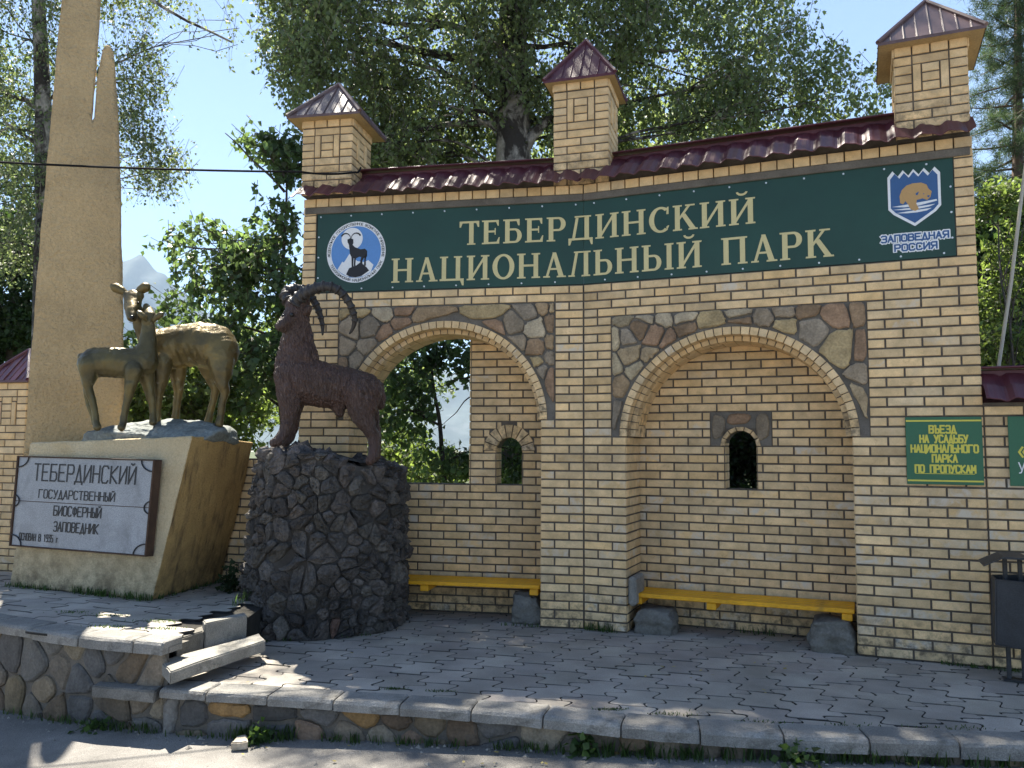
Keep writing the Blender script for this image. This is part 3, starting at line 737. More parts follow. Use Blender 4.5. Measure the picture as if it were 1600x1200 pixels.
# round emblem: ring of words, blue disc, moon, white peak, black goat on a rock
e = MB(); ex, ez, er = -2.184, 3.441, .298
disc(e, ML, ex, ez, er, .0095, 0); disc(e, ML, ex, ez, er*.845, .0085, 1)
disc(e, ML, ex-er*.14, ez+er*.44, er*.36, .0078, 0)
q = lambda pts: [(ex+er*x, ez+er*y) for x, y in pts]
poly(e, ML, q([(-.62,-.56),(-.46,-.30),(-.40,-.33),(-.22,-.05),(-.12,-.14),(.05,-.30),(.30,-.34),(.42,-.28),(.60,-.44),(.52,-.66),(.30,-.78),(0,-.84),(-.30,-.78),(-.50,-.66)]), .0074, 0)
poly(e, ML, q([(-.32,-.72),(-.22,-.52),(.02,-.44),(.16,-.34),(.36,-.50),(.46,-.62),(.20,-.79),(0,-.83),(-.2,-.80)]), .0068, 2)
for pts in ([(-.24,.22),(-.14,.26),(-.04,.16),(.16,.08),(.30,.10),(.38,.02),(.38,-.16),(.30,-.20),(.12,-.16),(-.02,-.22),(-.14,-.18),(-.20,-.06)],
            [(-.30,.42),(-.20,.46),(-.10,.42),(-.09,.30),(-.14,.20),(-.22,.20),(-.29,.33)],
            [(-.15,-.10),(-.07,-.12),(-.08,-.38),(-.06,-.54),(-.13,-.54),(-.14,-.38)], [(-.05,-.14),(.01,-.14),(-.01,-.40),(.01,-.52),(-.05,-.52),(-.06,-.38)],
            [(.20,-.14),(.30,-.16),(.22,-.30),(.24,-.46),(.17,-.46),(.15,-.30)], [(.30,-.10),(.38,-.10),(.34,-.26),(.35,-.46),(.28,-.46),(.29,-.28)]):
    poly(e, ML, q(pts), .0062-.0002*len(e.f) % .001, 2)
for sg in (-1, 1):
    for i in range(10):
        a0, a1 = R_(150-20*i), R_(150-20*(i+1)); w0, w1 = .055*(1-i/11), .055*(1-(i+1)/11)
        cx_, cy_ = sg*.17-.18, .43
        f = lambda a, w: (cx_+sg*(.16+w)*-math.cos(a)*.95, cy_+(.17+w)*math.sin(a))
        poly(e, ML, q([f(a0, 0), f(a0, w0), f(a1, w1), f(a1, 0)]), .0058, 2)
def ring_text(s, a0, a1, r, h, out):
    tot = len(s)-1
    for i, ch in enumerate(s):
        if ch == ' ': continue
        V, F = text_geo(ch, .012)
        xs = [p[0] for p in V]; mx = (min(xs)+max(xs))/2
        a = R_(a0+(a1-a0)*i/tot); k = h/.727
        vs = []
        for x, y in V:
            u, w = (x-mx)*k, y*k - h/2
            if out: px, py = (r+w)*math.cos(a)+u*math.sin(a), (r+w)*math.sin(a)-u*math.cos(a)
            else: px, py = (r-w)*math.cos(a)-u*math.sin(a), (r-w)*math.sin(a)+u*math.cos(a)
            vs.append(ML(ex+px, .0078, ez+py))
        e.add(vs, F, mi=2)
ring_text('ФЕДЕРАЛЬНОЕ ГОСУДАРСТВЕННОЕ БЮДЖЕТНОЕ УЧРЕЖДЕНИЕ', 186, -10, er*.92, er*.085, True)
ring_text('ТЕБЕРДИНСКИЙ НАЦИОНАЛЬНЫЙ ПАРК', 207, 338, er*.92, er*.085, False)
e.build('emblem', [M_WHITE, M_BLUE, M_BLACK], board)
# shield emblem with the bear, and its two words
e = MB(); cx, cz = 2.707, 3.555; hw, hh = .172, .205
zig = []
for i in range(11):
    zig.append((hw-2*hw*i/10, hh-(0 if i % 2 else .045)))
def shield(k, dz=0): return [((x*k), z*k+dz) for x, z in [(-hw,-hh*.42),(-hw*.8,-hh*.62),(-.0,-hh-.02),(hw*.8,-hh*.62),(hw,-hh*.42)]+zig]
S0 = [(cx+x*1.08, cz+z*1.06) for x, z in shield(1)]; S1 = [(cx+x*.97, cz+z*.95) for x, z in shield(1)]
poly(e, MR, S0, .0095, 0); poly(e, MR, S1, .0088, 1)
w = lambda pts: [(cx+hw*x, cz+hh*z) for x, z in pts]
for pts in ([(-.93,-.34),(-.3,-.30),(.9,-.20),(.93,-.26),(.2,-.38),(-.4,-.40)], [(-.90,-.46),(-.2,-.44),(.85,-.38),(.6,-.46),(0,-.52),(-.5,-.50)], [(-.75,-.60),(0,-.55),(.7,-.52),(.5,-.60),(.1,-.64),(-.3,-.64)]): poly(e, MR, w(pts), .0082, 0)
poly(e, MR, w([(-.58,-.22),(-.60,.05),(-.50,.28),(-.30,.44),(-.05,.50),(.30,.50),(.52,.40),(.60,.22),(.72,.12),(.66,-.10),(.52,-.20),(.34,-.12),(.10,-.16),(.08,-.30),(.18,-.52),(.02,-.58),(-.16,-.50),(-.26,-.30),(-.36,-.16),(-.46,-.28)]), .0076, 2)
for pts in ([(.06,.10),(.20,.16),(.16,.04),(.08,.02)], [(.50,-.04),(.64,-.02),(.60,-.12)], [(.36,.06),(.42,.07),(.40,.02)]): poly(e, MR, w(pts), .007, 1)
put_stroke(e, MR, 'ЗАПОВЕДНАЯ', 2.466, 2.934, 3.206, 3.256, .0094, .030, 1., 0); put_stroke(e, MR, 'ЗАПОВЕДНАЯ', 2.466, 2.934, 3.206, 3.256, .0082, .0125, 1., 1)
put_stroke(e, MR, 'РОССИЯ', 2.560, 2.852, 3.129, 3.179, .0094, .030, 1., 0); put_stroke(e, MR, 'РОССИЯ', 2.560, 2.852, 3.129, 3.179, .0082, .0125, 1., 1)
e.build('emblem', [M_WHITE, M_NAVY, M_BEAR], board)
# small green notice and the one cut by the frame
def notice(s0, s1, label):
    t = thing('notice_sign', MR(s0, 0, 1.32), label, 'sign')
    b = MB(); b.bbox(MR, s0, s1, -.016, -.004, 1.318, 1.826, .002); b.build('board', M_SIGN, t); return t
t = notice(2.592, 3.106, 'small green notice reading ВЪЕЗД НА УСАДЬБУ НАЦИОНАЛЬНОГО ПАРКА ПО ПРОПУСКАМ')
b = MB()
for za_, zb_ in ((1.792, 1.804), (1.340, 1.352), (1.397, 1.401)):
    b2 = MB(); x_ = .054 if za_ == 1.397 else 0; b2.box(MR, 2.596+x_, 3.102-x_, -.0185, -.0165, za_, zb_); b2.build('stripe', M_YELLOWP, t)
for tx, x0, x1, z0 in (('ВЪЕЗД', 2.755, 2.932, 1.706), ('НА УСАДЬБУ', 2.690, 3.008, 1.634), ('НАЦИОНАЛЬНОГО', 2.628, 3.074, 1.560), ('ПАРКА', 2.770, 2.934, 1.486), ('ПО ПРОПУСКАМ', 2.652, 3.052, 1.408)):
    put_stroke(b, MR, tx, x0, x1, z0, z0+.054, -.0185, .0122, 1.)
b.build('lettering', M_YELLOWP, t)
t = notice(3.272, 3.90, 'green notice beside the bin, cut off by the edge of the view')
b = MB(); put_stroke(b, MR, '«', 3.335, 3.385, 1.53, 1.60, -.0185, .014, 1., 0); put_text(b, MR, 'ус', 3.325, 3.425, 1.432, 1.512, -.0185, 0, 1)
b.build('lettering', [M_YELLOWP, M_WHITE], t)
# ================================================================ GROUND, TERRACES, KERBS
KL = [(-2.266,5.436),(-.937,5.193),(.011,5.002),(.874,4.738),(1.79,4.60),(2.772,4.52),(4.2,4.45),(6.0,4.40)]       # outer top edge of the low kerb
KU = [(-6.2,7.55),(-5.0,6.80),(-3.70,6.06),(-3.18,5.80),(-2.70,5.60),(-2.262,5.475)]                                     # outer top edge of the upper kerb
ZU = .28
def road_z(x, y): return -.205+.035*max(-6, min(.3, x))+.055*max(0, min(1.4, x-.3))
g = MB(); xs = [-400,-60,-20,-8]+[-6+.5*i for i in range(25)]+[8,20,60,400]; ys = [-400,-60,-20,-6,-2,0,2,3,4,5,6,7,8,9]
g.add([(x, y, road_z(x, y)+.003*math.sin(x*3.1+y*2.3)*(abs(x) < 8)) for y in ys for x in xs], [(j*len(xs)+i, j*len(xs)+i+1, (j+1)*len(xs)+i+1, (j+1)*len(xs)+i) for j in range(len(ys)-1) for i in range(len(xs)-1)])
def road_mat():
    mt, nt, out = newmat('dusty_asphalt'); co = nd(nt, 'ShaderNodeTexCoord').outputs['Object']
    a = noise(nt, co, 260, 2, .5); b_ = noise(nt, co, 1.3, 6, .6); c_ = noise(nt, co, 6, 5, .6)
    v = nd(nt, 'ShaderNodeTexVoronoi'); v.inputs['Scale'].default_value = 170; nt.links.new(co, v.inputs['Vector'])
    col = mixc(nt, ramp(nt, a, .35, .65), (.115, .109, .101), (.26, .247, .23))
    col = mixc(nt, mathn(nt, 'MULTIPLY', ramp(nt, v.outputs['Distance'], .25, .05), .5), col, (.38, .36, .335))
    f = mathn(nt, 'MULTIPLY', ramp(nt, b_, .3, .7, .75, 1.25), ramp(nt, c_, .3, .7, .85, 1.15))
    s = nd(nt, 'ShaderNodeVectorMath', operation='SCALE'); nt.links.new(col, s.inputs[0]); nt.links.new(f, s.inputs['Scale'])
    p = nd(nt, 'ShaderNodeBsdfPrincipled'); nt.links.new(s.outputs[0], p.inputs['Base Color']); p.inputs['Roughness'].default_value = .92; p.inputs['Specular IOR Level'].default_value = .3
    h = mathn(nt, 'ADD', a, mathn(nt, 'MULTIPLY', v.outputs['Distance'], 1.5)); nt.links.new(bumpn(nt, h, .6, .006), p.inputs['Normal'])
    nt.links.new(p.outputs[0], out.inputs[0]); return mt
tag(g.build('road', road_mat()), kind='structure')
M_EARTH = surface('grassy_earth', (.05,.065,.025), var=.4, vscale=.8, grain=12, bump=.6, bscale=10, rough=1, dark=(.09,.075,.05), dscale=.6)
g = MB(); g.add([(x, y, 0.02 if y < 40 else -.5) for y in (8.8, 14, 40, 400) for x in (-400,-40,-10,0,10,40,400)], [(j*7+i, j*7+i+1, (j+1)*7+i+1, (j+1)*7+i) for j in range(3) for i in range(6)])
tag(g.build('ground', M_EARTH), kind='structure')
# paving: wavy six-sided pavers, one mesh per terrace
def inpoly(x, y, P):
    r = False; j = len(P)-1
    for i in range(len(P)):
        if (P[i][1] > y) != (P[j][1] > y) and x < (P[j][0]-P[i][0])*(y-P[i][1])/(P[j][1]-P[i][1])+P[i][0]: r = not r
        j = i
    return r
def pave(name, region, z, ang, W=.36, H=.335, seed=1, skip=()):
    rg = random.Random(seed); b = MB(); ca, sa = math.cos(ang), math.sin(ang)
    x0 = min(p[0] for p in region)-1; x1 = max(p[0] for p in region)+1; y0 = min(p[1] for p in region)-1; y1 = max(p[1] for p in region)+1
    # hexagon with flat front/back edges; the four slanting edges are S-curves
    hx, hy, fx = W*.5, H*.5, W*.23
    def scurve(a, q):
        o = []; dx, dy = q[0]-a[0], q[1]-a[1]; L = math.hypot(dx, dy); flip = 1 if (dy > 0) else -1
        nx, ny = -dy/L*flip, dx/L*flip
        for k in range(10):
            t = k/10; w = .050*math.sin(2*PI*(t if flip > 0 else 1-t)); o.append((a[0]+dx*t+nx*w, a[1]+dy*t+ny*w))
        return o
    Rv = (hx, 0); 
    A, B_, D_, E2 = (fx, hy), (-fx, hy), (-fx, -hy), (fx, -hy); Lf = (-hx, 0)
    px_ = hx+fx
    out = scurve(E2, Rv)+scurve(Rv, A)+[A]+scurve(B_, Lf)+scurve(Lf, D_)+[D_]
    # remove duplicates while keeping order
    pl = []
    for p in out:
        if not pl or math.hypot(p[0]-pl[-1][0], p[1]-pl[-1][1]) > 1e-5: pl.append(p)
    n = int((x1-x0+y1-y0)/px_)+4
    cx0, cy0 = (x0+x1)/2, (y0+y1)/2
    for i in range(-n, n):
        for j in range(-n, n):
            u, v = i*px_, j*H+(H/2 if i % 2 else 0)
            x, y = cx0+u*ca-v*sa, cy0+u*sa+v*ca
            if not inpoly(x, y, region) or any(inpoly(x, y, k) for k in skip): continue
            k = rg.gauss(1, .10); col = (k, k*rg.gauss(1, .008), k*rg.gauss(1, .012), 0)
            tx, ty = rg.gauss(0, .008), rg.gauss(0, .008); dz = rg.gauss(0, .0012)
            def T(p, q, zz):
                a_, b2 = p[0]*(1-(1-q)*.85), p[1]*q; return (x+a_*ca-b2*sa, y+a_*sa+b2*ca, z+zz+dz+a_*tx+b2*ty)
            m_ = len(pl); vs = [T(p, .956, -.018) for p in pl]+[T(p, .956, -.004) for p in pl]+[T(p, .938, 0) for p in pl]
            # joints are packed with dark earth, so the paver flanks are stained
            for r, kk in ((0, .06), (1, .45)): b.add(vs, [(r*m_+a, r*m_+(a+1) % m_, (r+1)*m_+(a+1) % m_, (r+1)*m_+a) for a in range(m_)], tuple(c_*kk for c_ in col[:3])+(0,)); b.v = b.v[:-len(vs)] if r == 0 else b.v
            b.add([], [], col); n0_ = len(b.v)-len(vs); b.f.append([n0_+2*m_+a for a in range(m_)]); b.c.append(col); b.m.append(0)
    return tag(b.build(name, M_PAVER), kind='structure')
def slab(name, region, z, mat):
    b = MB(); n = len(region); vs = [(x, y, z) for x, y in region]+[(x, y, z-.9) for x, y in region]
    b.add(vs, [tuple(range(n))]+[(i, n+i, n+(i+1) % n, (i+1) % n) for i in range(n)]); return tag(b.build(name, mat), kind='structure')
low = [(-2.2,5.52),(-.93,5.30),(.02,5.14),(.88,4.90),(1.79,4.77),(2.77,4.69),(4.2,4.62),(6.0,4.57),(6.0,6.6),(3.0,7.4),(.9,8.3),(-2.2,8.7),(-2.2,6.6)]
upp = [(-6.2,7.68),(-5.0,6.93),(-3.70,6.19),(-3.18,5.93),(-2.70,5.73),(-2.44,5.66),(-2.38,6.05),(-2.27,6.40),(-2.22,6.75),(-2.25,8.4),(-5.2,9.3),(-7.5,9.6)]
slab('terrace_bed', low, -.026, M_SOIL); slab('upper_terrace_bed', upp[:5]+[(-2.36,5.68),(-2.27,6.17),(-2.03,6.37),(-2.05,7.0),(-2.2,8.4)]+upp[-2:], ZU-.026, M_SOIL)
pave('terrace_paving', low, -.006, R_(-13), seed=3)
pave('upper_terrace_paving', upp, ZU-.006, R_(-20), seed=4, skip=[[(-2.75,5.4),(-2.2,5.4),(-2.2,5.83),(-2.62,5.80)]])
# retaining walls with kerb slabs on top
def along(K, t):
    """point at arc length t, and tangent"""
    for (x0, y0), (x1, y1) in zip(K[:-1], K[1:]):
        L = math.hypot(x1-x0, y1-y0)
        if t <= L or (x1, y1) == K[-1]: return (x0+(x1-x0)*t/L, y0+(y1-y0)*t/L), ((x1-x0)/L, (y1-y0)/L)
        t -= L
def klen(K): return sum(math.hypot(b[0]-a[0], b[1]-a[1]) for a, b in zip(K[:-1], K[1:]))
def wallmap(K, setback=.045):
    def M(s, d, z):
        (x, y), (tx, ty) = along(K, max(0, s)); nx, ny = -ty, tx; return (x+nx*(d+setback), y+ny*(d+setback), z)
    return M
def retaining(name, K, ztop, label, seed, lens, wcol=1.):
    rg = random.Random(seed); L = klen(K); M = wallmap(K)
    t = thing(name, (K[0][0], K[0][1], ztop-.5), label, 'wall')
    b = MB(); n = int(L/.1)
    for i in range(n):
        s0, s1 = L*i/n, L*(i+1)/n
        b.add([M(s0, .0, ztop-.9), M(s1, .0, ztop-.9), M(s1, .0, ztop-.03), M(s0, .0, ztop-.03), M(s0, .2, ztop-.03), M(s1, .2, ztop-.03)], [(0,1,2,3),(3,2,5,4)])
    b.build('mortar', M_CEMENT, t)
    st = MB(); zlo = ztop-.75
    pts = [(rg.uniform(0, L), rg.uniform(zlo, ztop-.07)) for _ in range(int(L*(ztop-.07-zlo)/.040))]
    ok = lambda x, y: 0 < x < L and zlo < y < ztop-.07
    pts = relax(pts, ok, 9, .215)
    for p, c in zip(pts, cells(pts, [(0, zlo), (L, zlo), (L, ztop-.045), (0, ztop-.045)])):
        if c is None: continue
        q = shrink_round(c, rg.uniform(.005, .012), rg, wob=.014)
        if not q: continue
        col = rg.choice(STONES+[(.20,.19,.18),(.24,.23,.21),(.17,.165,.16)]*2); k = rg.uniform(.6, 1.1)*.66*wcol; g_ = sum(col)/3; col = tuple(g_+(c_-g_)*.8 for c_ in col)
        if rg.random() < .06: col = (.36,.22,.09)
        st.prism(M, q, -.012-rg.uniform(0, .02), .02, (col[0]*k, col[1]*k, col[2]*k, 0), inset=.016, dome=.008)
    st.build('stonework', M_STONE, t)
    s = 0.
    for ln in lens:
        if s+ln > L: ln = L-s
        if ln < .12: break
        k = MB(); a = rg.gauss(0, .006); n = 4; zz = ztop+.013+rg.gauss(0, .002); col = (rg.uniform(.85, 1.15),)*3+(0,)
        MK = lambda u, d, z, a=a, zz=zz: tuple(np.array(wallmap(K, -.02)(u, d+a*(u-s), z))+np.array([0, 0, a*.6*(u-s)]))
        th = .058+min(.028, .006*s); prof = [(0, zz-th), (0, zz-.022), (.012, zz-.006), (.03, zz), (.20, zz+.002), (.20, zz-th)]
        rows = []
        us = [s+.004, s+.014]+[s+.014+(ln-.028)*j/n for j in range(1, n)]+[s+ln-.014, s+ln-.004]
        for iu, u in enumerate(us):
            e_ = .007 if iu in (0, len(us)-1) else 0
            rows.append([MK(u, d+(e_ if d < .1 else 0)+rg.gauss(0, .0016), z-(e_ if z > zz-.05 else 0)+rg.gauss(0, .0012)) for d, z in prof])
        m_ = len(prof); fs = [(i*m_+j, (i+1)*m_+j, (i+1)*m_+(j+1) % m_, i*m_+(j+1) % m_) for i in range(len(us)-1) for j in range(m_)]
        fs += [tuple(range(m_-1, -1, -1)), tuple((len(us)-1)*m_+j for j in range(m_))]
        k.add([p for r in rows for p in r], fs, col); k.build('kerb_slab', M_CONCRETE, t)
        s += ln
    return t
retaining('retaining_wall', KL, 0., 'low rubble stone wall under the lower paved terrace, topped by concrete kerb slabs', 31, [.33,.42,.44,.43,.45,.44,.46,.44,.45,.45,.47,.45,.46,.45,.46,.45,.45,.45,.45,.45,.45])
retaining('retaining_wall', KU, ZU, 'taller rubble stone wall under the raised terrace with the deer monument', 47, [.47]*12, .9)
def slabthing(name, pts_top, h, label, cat, mat=M_CONCRETE, col=(1,1,1,0), b=.008):
    bm = bmesh.new(); top = [bm.verts.new(p) for p in pts_top]; bot = [bm.verts.new((p[0], p[1], p[2]-h)) for p in pts_top]
    n = len(top); bm.faces.new(top); bm.faces.new(bot[::-1])
    for i in range(n): bm.faces.new((top[i], bot[i], bot[(i+1) % n], top[(i+1) % n]))
    bmesh.ops.recalc_face_normals(bm, faces=bm.faces)
    bmesh.ops.bevel(bm, geom=bm.edges[:], offset=b, segments=2, affect='EDGES')
    bmesh.ops.subdivide_edges(bm, edges=[e for e in bm.edges if e.calc_length() > .06], cuts=3, use_grid_fill=True)
    for v in bm.verts:
        nn = mnoise.noise_vector(v.co*14)*.006; v.co += nn
    bm.verts.index_update(); mb = MB(); mb.add([v.co for v in bm.verts], [[v.index for v in f.verts] for f in bm.faces], col); bm.free()
    return tag(mb.build(name, mat), label, cat)
slabthing('step_slab', [onz(250,1032,.155), onz(405,990,.15), onz(415,1000,.15), onz(266,1049,.15)], .085, 'long loose concrete step slab lying slanted below the raised terrace', 'slab', col=(1.15,1.14,1.1,0))
slabthing('kerb_stone', [onz(316,968,ZU+.02), onz(383,957,ZU+.02), onz(386,961,ZU+.02), onz(320,974,ZU+.02)], .20, 'concrete kerb stone standing on edge beside the rubble plinth', 'kerb stone', col=(1.05,1.04,1,0))
slabthing('kerb_stone', [(-2.76,5.535,-.005),(-2.285,5.405,.0),(-2.285,5.62,.0),(-2.76,5.74,-.005)], .075, 'broken kerb stone low on the rubble wall at the foot of the steps', 'kerb stone', col=(.75,.74,.72,0))
slabthing('step_slab', [onz(262,985,ZU-.03), onz(318,970,ZU-.03), onz(318,985,ZU-.03), onz(276,1000,ZU-.03)], .22, 'dark broken stub of the upper step between the two kerbs', 'slab', col=(.62,.60,.56,0))
slabthing('stone_chip', [onz(360,1160,-.26+.05), onz(388,1158,-.26+.06), onz(386,1146,-.26+.05), onz(372,1149,-.26+.03)], .055, 'pale broken chip of stone lying on the asphalt', 'stone', mat=M_STONE, col=(.42,.36,.28,0))
# ================================================================ MONUMENT, STATUES, FURNITURE
def V3(p): return Vector(tuple(p))
# ---- the ochre stucco block
PF = dict(bl=onz(15,915,ZU), br=onz(237,938,ZU), bb=onz(345,908,ZU), tl=at(46,692,7.62), tr=at(300,681,7.0), tb=at(397,691,7.95))
PF['bl2'] = PF['bl']+(PF['bb']-PF['br']); PF['tl2'] = PF['tl']+(PF['tb']-PF['tr'])
def quadgrid(b, a, bq, c, d, n, m, amp, col=(1,1,1,0), sc=9., seed=0, mi=0):
    """subdivided quad a-b-c-d (a,b bottom, c,d top) roughened along its normal"""
    a, bq, c, d = map(V3, (a, bq, c, d)); nr = (bq-a).cross(d-a).normalized(); vs = []
    for j in range(m+1):
        for i in range(n+1):
            u, v = i/n, j/m; p = (a*(1-u)+bq*u)*(1-v)+(d*(1-u)+c*u)*v
            k = mnoise.noise(p*sc+Vector((seed, 0, 0)))*amp if 0 < i < n and 0 < j < m else 0
            vs.append(p+nr*k)
    b.add(vs, [(j*(n+1)+i, j*(n+1)+i+1, (j+1)*(n+1)+i+1, (j+1)*(n+1)+i) for j in range(m) for i in range(n)], col, mi)
def rough_solid(name, pts, mat, parent=None, bevel=.03, cuts=5, amp=.012, sc=7., smooth=True, col=(1,1,1,0)):
    """convex hull of points, bevelled, subdivided and roughened"""
    bm = bmesh.new(); vs = [bm.verts.new(tuple(p)) for p in pts]; bmesh.ops.convex_hull(bm, input=vs)
    bmesh.ops.dissolve_limit(bm, angle_limit=R_(4), verts=bm.verts[:], edges=bm.edges[:])
    bmesh.ops.bevel(bm, geom=bm.edges[:], offset=bevel, segments=3, affect='EDGES', profile=.6)
    bmesh.ops.triangulate(bm, faces=bm.faces[:])
    for _ in range(cuts):
        es = [e for e in bm.edges if e.calc_length() > .06]
        if not es or len(bm.verts) > 30000: break
        bmesh.ops.subdivide_edges(bm, edges=es, cuts=1); bmesh.ops.triangulate(bm, faces=bm.faces[:])
    bmesh.ops.recalc_face_normals(bm, faces=bm.faces[:])
    bm.normal_update()
    for v in bm.verts: v.co += v.normal*(mnoise.noise(v.co*sc)+.5*mnoise.noise(v.co*sc*2.7))*amp
    bm.verts.index_update(); mb = MB(); mb.add([v.co for v in bm.verts], [[v.index for v in f.verts] for f in bm.faces], col); bm.free()
    return mb.build(name, mat, parent, smooth=smooth)
def stucco_block_mat():
    mt, nt, out = newmat('cream_stucco_block'); tc = nd(nt, 'ShaderNodeTexCoord'); co = tc.outputs['Object']
    g = nd(nt, 'ShaderNodeNewGeometry'); sep = nd(nt, 'ShaderNodeSeparateXYZ'); nt.links.new(g.outputs['Normal'], sep.inputs[0])
    side = ramp(nt, sep.outputs['X'], .45, .75)                     # the right-hand face is ochre, streaked with brown stain
    n1 = noise(nt, co, 3, 5); n2 = noise(nt, co, 70, 3)
    mp = nd(nt, 'ShaderNodeMapping'); mp.inputs['Scale'].default_value = (7, 7, .8); nt.links.new(co, mp.inputs[0])
    st = noise(nt, mp.outputs[0], 1.6, 5, .65)
    cream = mixc(nt, ramp(nt, n1, .35, .7), (.62, .52, .34), (.54, .43, .26))
    ochre = mixc(nt, ramp(nt, n1, .3, .7), (.56, .37, .145), (.45, .29, .11))
    ochre = mixc(nt, ramp(nt, st, .50, .72), ochre, (.13, .085, .045))
    col = mixc(nt, side, cream, ochre)
    sz = nd(nt, 'ShaderNodeSeparateXYZ'); nt.links.new(co, sz.inputs[0])
    n3 = noise(nt, co, 6, 6, .7)
    damp = mathn(nt, 'MULTIPLY', ramp(nt, sz.outputs['Z'], .0, .55, 1, 0), ramp(nt, n3, .40, .62))
    col = mixc(nt, mathn(nt, 'MULTIPLY', damp, .75), col, (.06, .05, .035))
    col = mixc(nt, mathn(nt, 'MULTIPLY', ramp(nt, n3, .66, .76), .5), col, (.20, .16, .10))
    s = nd(nt, 'ShaderNodeVectorMath', operation='SCALE'); nt.links.new(col, s.inputs[0]); nt.links.new(ramp(nt, n2, .25, .75, .85, 1.15), s.inputs['Scale'])
    p = nd(nt, 'ShaderNodeBsdfPrincipled'); nt.links.new(s.outputs[0], p.inputs['Base Color']); p.inputs['Roughness'].default_value = .92; p.inputs['Specular IOR Level'].default_value = .25
    h = noise(nt, co, 42, 5, .65); nt.links.new(bumpn(nt, h, 1., .03), p.inputs['Normal']); nt.links.new(p.outputs[0], out.inputs[0]); return mt
plinth = rough_solid('stucco_plinth', list(PF.values()), stucco_block_mat(), bevel=.02, amp=.009, cuts=5)
tag(plinth, 'large cream stucco block, ochre on its leaning right side, carrying the deer statues', 'plinth')
M_SLATE = surface('teal_grey_rock', (.15,.17,.165), var=.4, vscale=5, grain=40, gvar=.3, rough=.75, bump=.8, bscale=22, bdist=.02, dark=(.34,.32,.27), dscale=6, dlo=.55, dhi=.75)
mound = rough_solid('rock_base', [at(118,690,7.45)-[0,0,.05], at(318,682,7.14)-[0,0,.03], at(374,686,7.7)-[0,0,.05], at(135,672,7.38), at(345,672,7.25), at(372,677,7.7), at(215,668,7.95)-[0,0,.05], at(185,664,7.45), at(330,660,7.4), at(362,668,7.65), at(200,662,7.8), at(280,655,7.6), at(258,656,7.55)], M_SLATE, bevel=.02, amp=.02, sc=9, cuts=4)
tag(mound, 'grey-green rocky base under the hooves of the two deer on the stucco block', 'rock')
# ---- plaque on the front of the block
pn = (V3(PF['br'])-V3(PF['bl'])).normalized(); up = ((V3(PF['tr'])+V3(PF['tl']))-(V3(PF['br'])+V3(PF['bl']))).normalized()
pnn = pn.cross(up).normalized()
if pnn.y > 0: pnn = -pnn
PO = V3(PF['bl'])
def onplane(px, py, off):
    o = PO+pnn*off; d = V3(ray(px, py)); c0 = V3(CAMP); return c0+d*((o-c0).dot(pnn)/d.dot(pnn))
c4 = [onplane(*q, .075) for q in ((15,853),(229,870),(243,718),(28,712))]
def MP(u, d, w):                                              # u,w in 0..1 over the plaque face, d = depth behind it
    p = (c4[0]*(1-u)+c4[1]*u)*(1-w)+(c4[3]*(1-u)+c4[2]*u)*w; return tuple(p-pnn*d)
plq = thing('memorial_plaque', tuple(c4[0]), 'grey marble plaque in a rusty frame reading ТЕБЕРДИНСКИЙ ГОСУДАРСТВЕННЫЙ БИОСФЕРНЫЙ ЗАПОВЕДНИК', 'plaque')
M_MARBLE = surface('speckled_marble', (.27,.285,.31), var=.14, vscale=2.2, grain=170, gvar=.45, rough=.42, bump=.05, dark=(.15,.16,.175), dscale=3, dlo=.52, dhi=.75)
M_RUST = surface('rusty_frame', (.062,.034,.020), var=.35, vscale=8, grain=80, rough=.8, bump=.4)
b = MB(); b.box(MP, .012, .988, .004, .06, .016, .496); b.box(MP, .012, .988, .004, .06, .504, .984); b.build('marble_slab', M_MARBLE, plq)
b = MB()
b.bbox(MP, 0, .011, -.012, .075, 0, 1, .003); b.bbox(MP, .989, 1.0, -.012, .075, 0, 1, .003); b.bbox(MP, .011, .989, -.010, .07, 0, .014, .003); b.bbox(MP, .011, .989, -.010, .07, .986, 1., .003); b.box(MP, .012, .988, .006, .03, .497, .503)
b.build('frame', M_RUST, plq)
b = MB(); cfx = .075
def arc(cx, cz, a0, a1, r=.055):
    b.tube([MP(cx+r*math.cos(R_(a0+(a1-a0)*i/8)), -.004, cz+r*1.45*math.sin(R_(a0+(a1-a0)*i/8))) for i in range(9)], .006, 6)
for ar_ in ((.01, .99, -90, 0, .08), (.99, .99, 180, 270, .08), (.01, .01, 0, 90, .08), (.99, .01, 90, 180, .08), (.0, .5, -85, 85, .045), (1., .5, 95, 265, .045)):
    b = MB(); arc(*ar_); b.build('clip', M_BLACK, plq)
b = MB()
put_stroke(b, MP, 'ТЕБЕРДИНСКИЙ', .14, .875, .735, .915, .0015, .0105)
put_stroke(b, MP, 'ГОСУДАРСТВЕННЫЙ', .19, .745, .545, .635, .0015, .0075)
put_stroke(b, MP, 'БИОСФЕРНЫЙ', .315, .66, .365, .465, .0015, .0085)
put_stroke(b, MP, 'ЗАПОВЕДНИК', .325, .65, .195, .295, .0015, .0085)
put_stroke(b, MP, 'ОСНОВАН В 1935 г', .068, .365, .075, .150, .0015, .0065)
b.build('lettering', M_BLACK, plq)
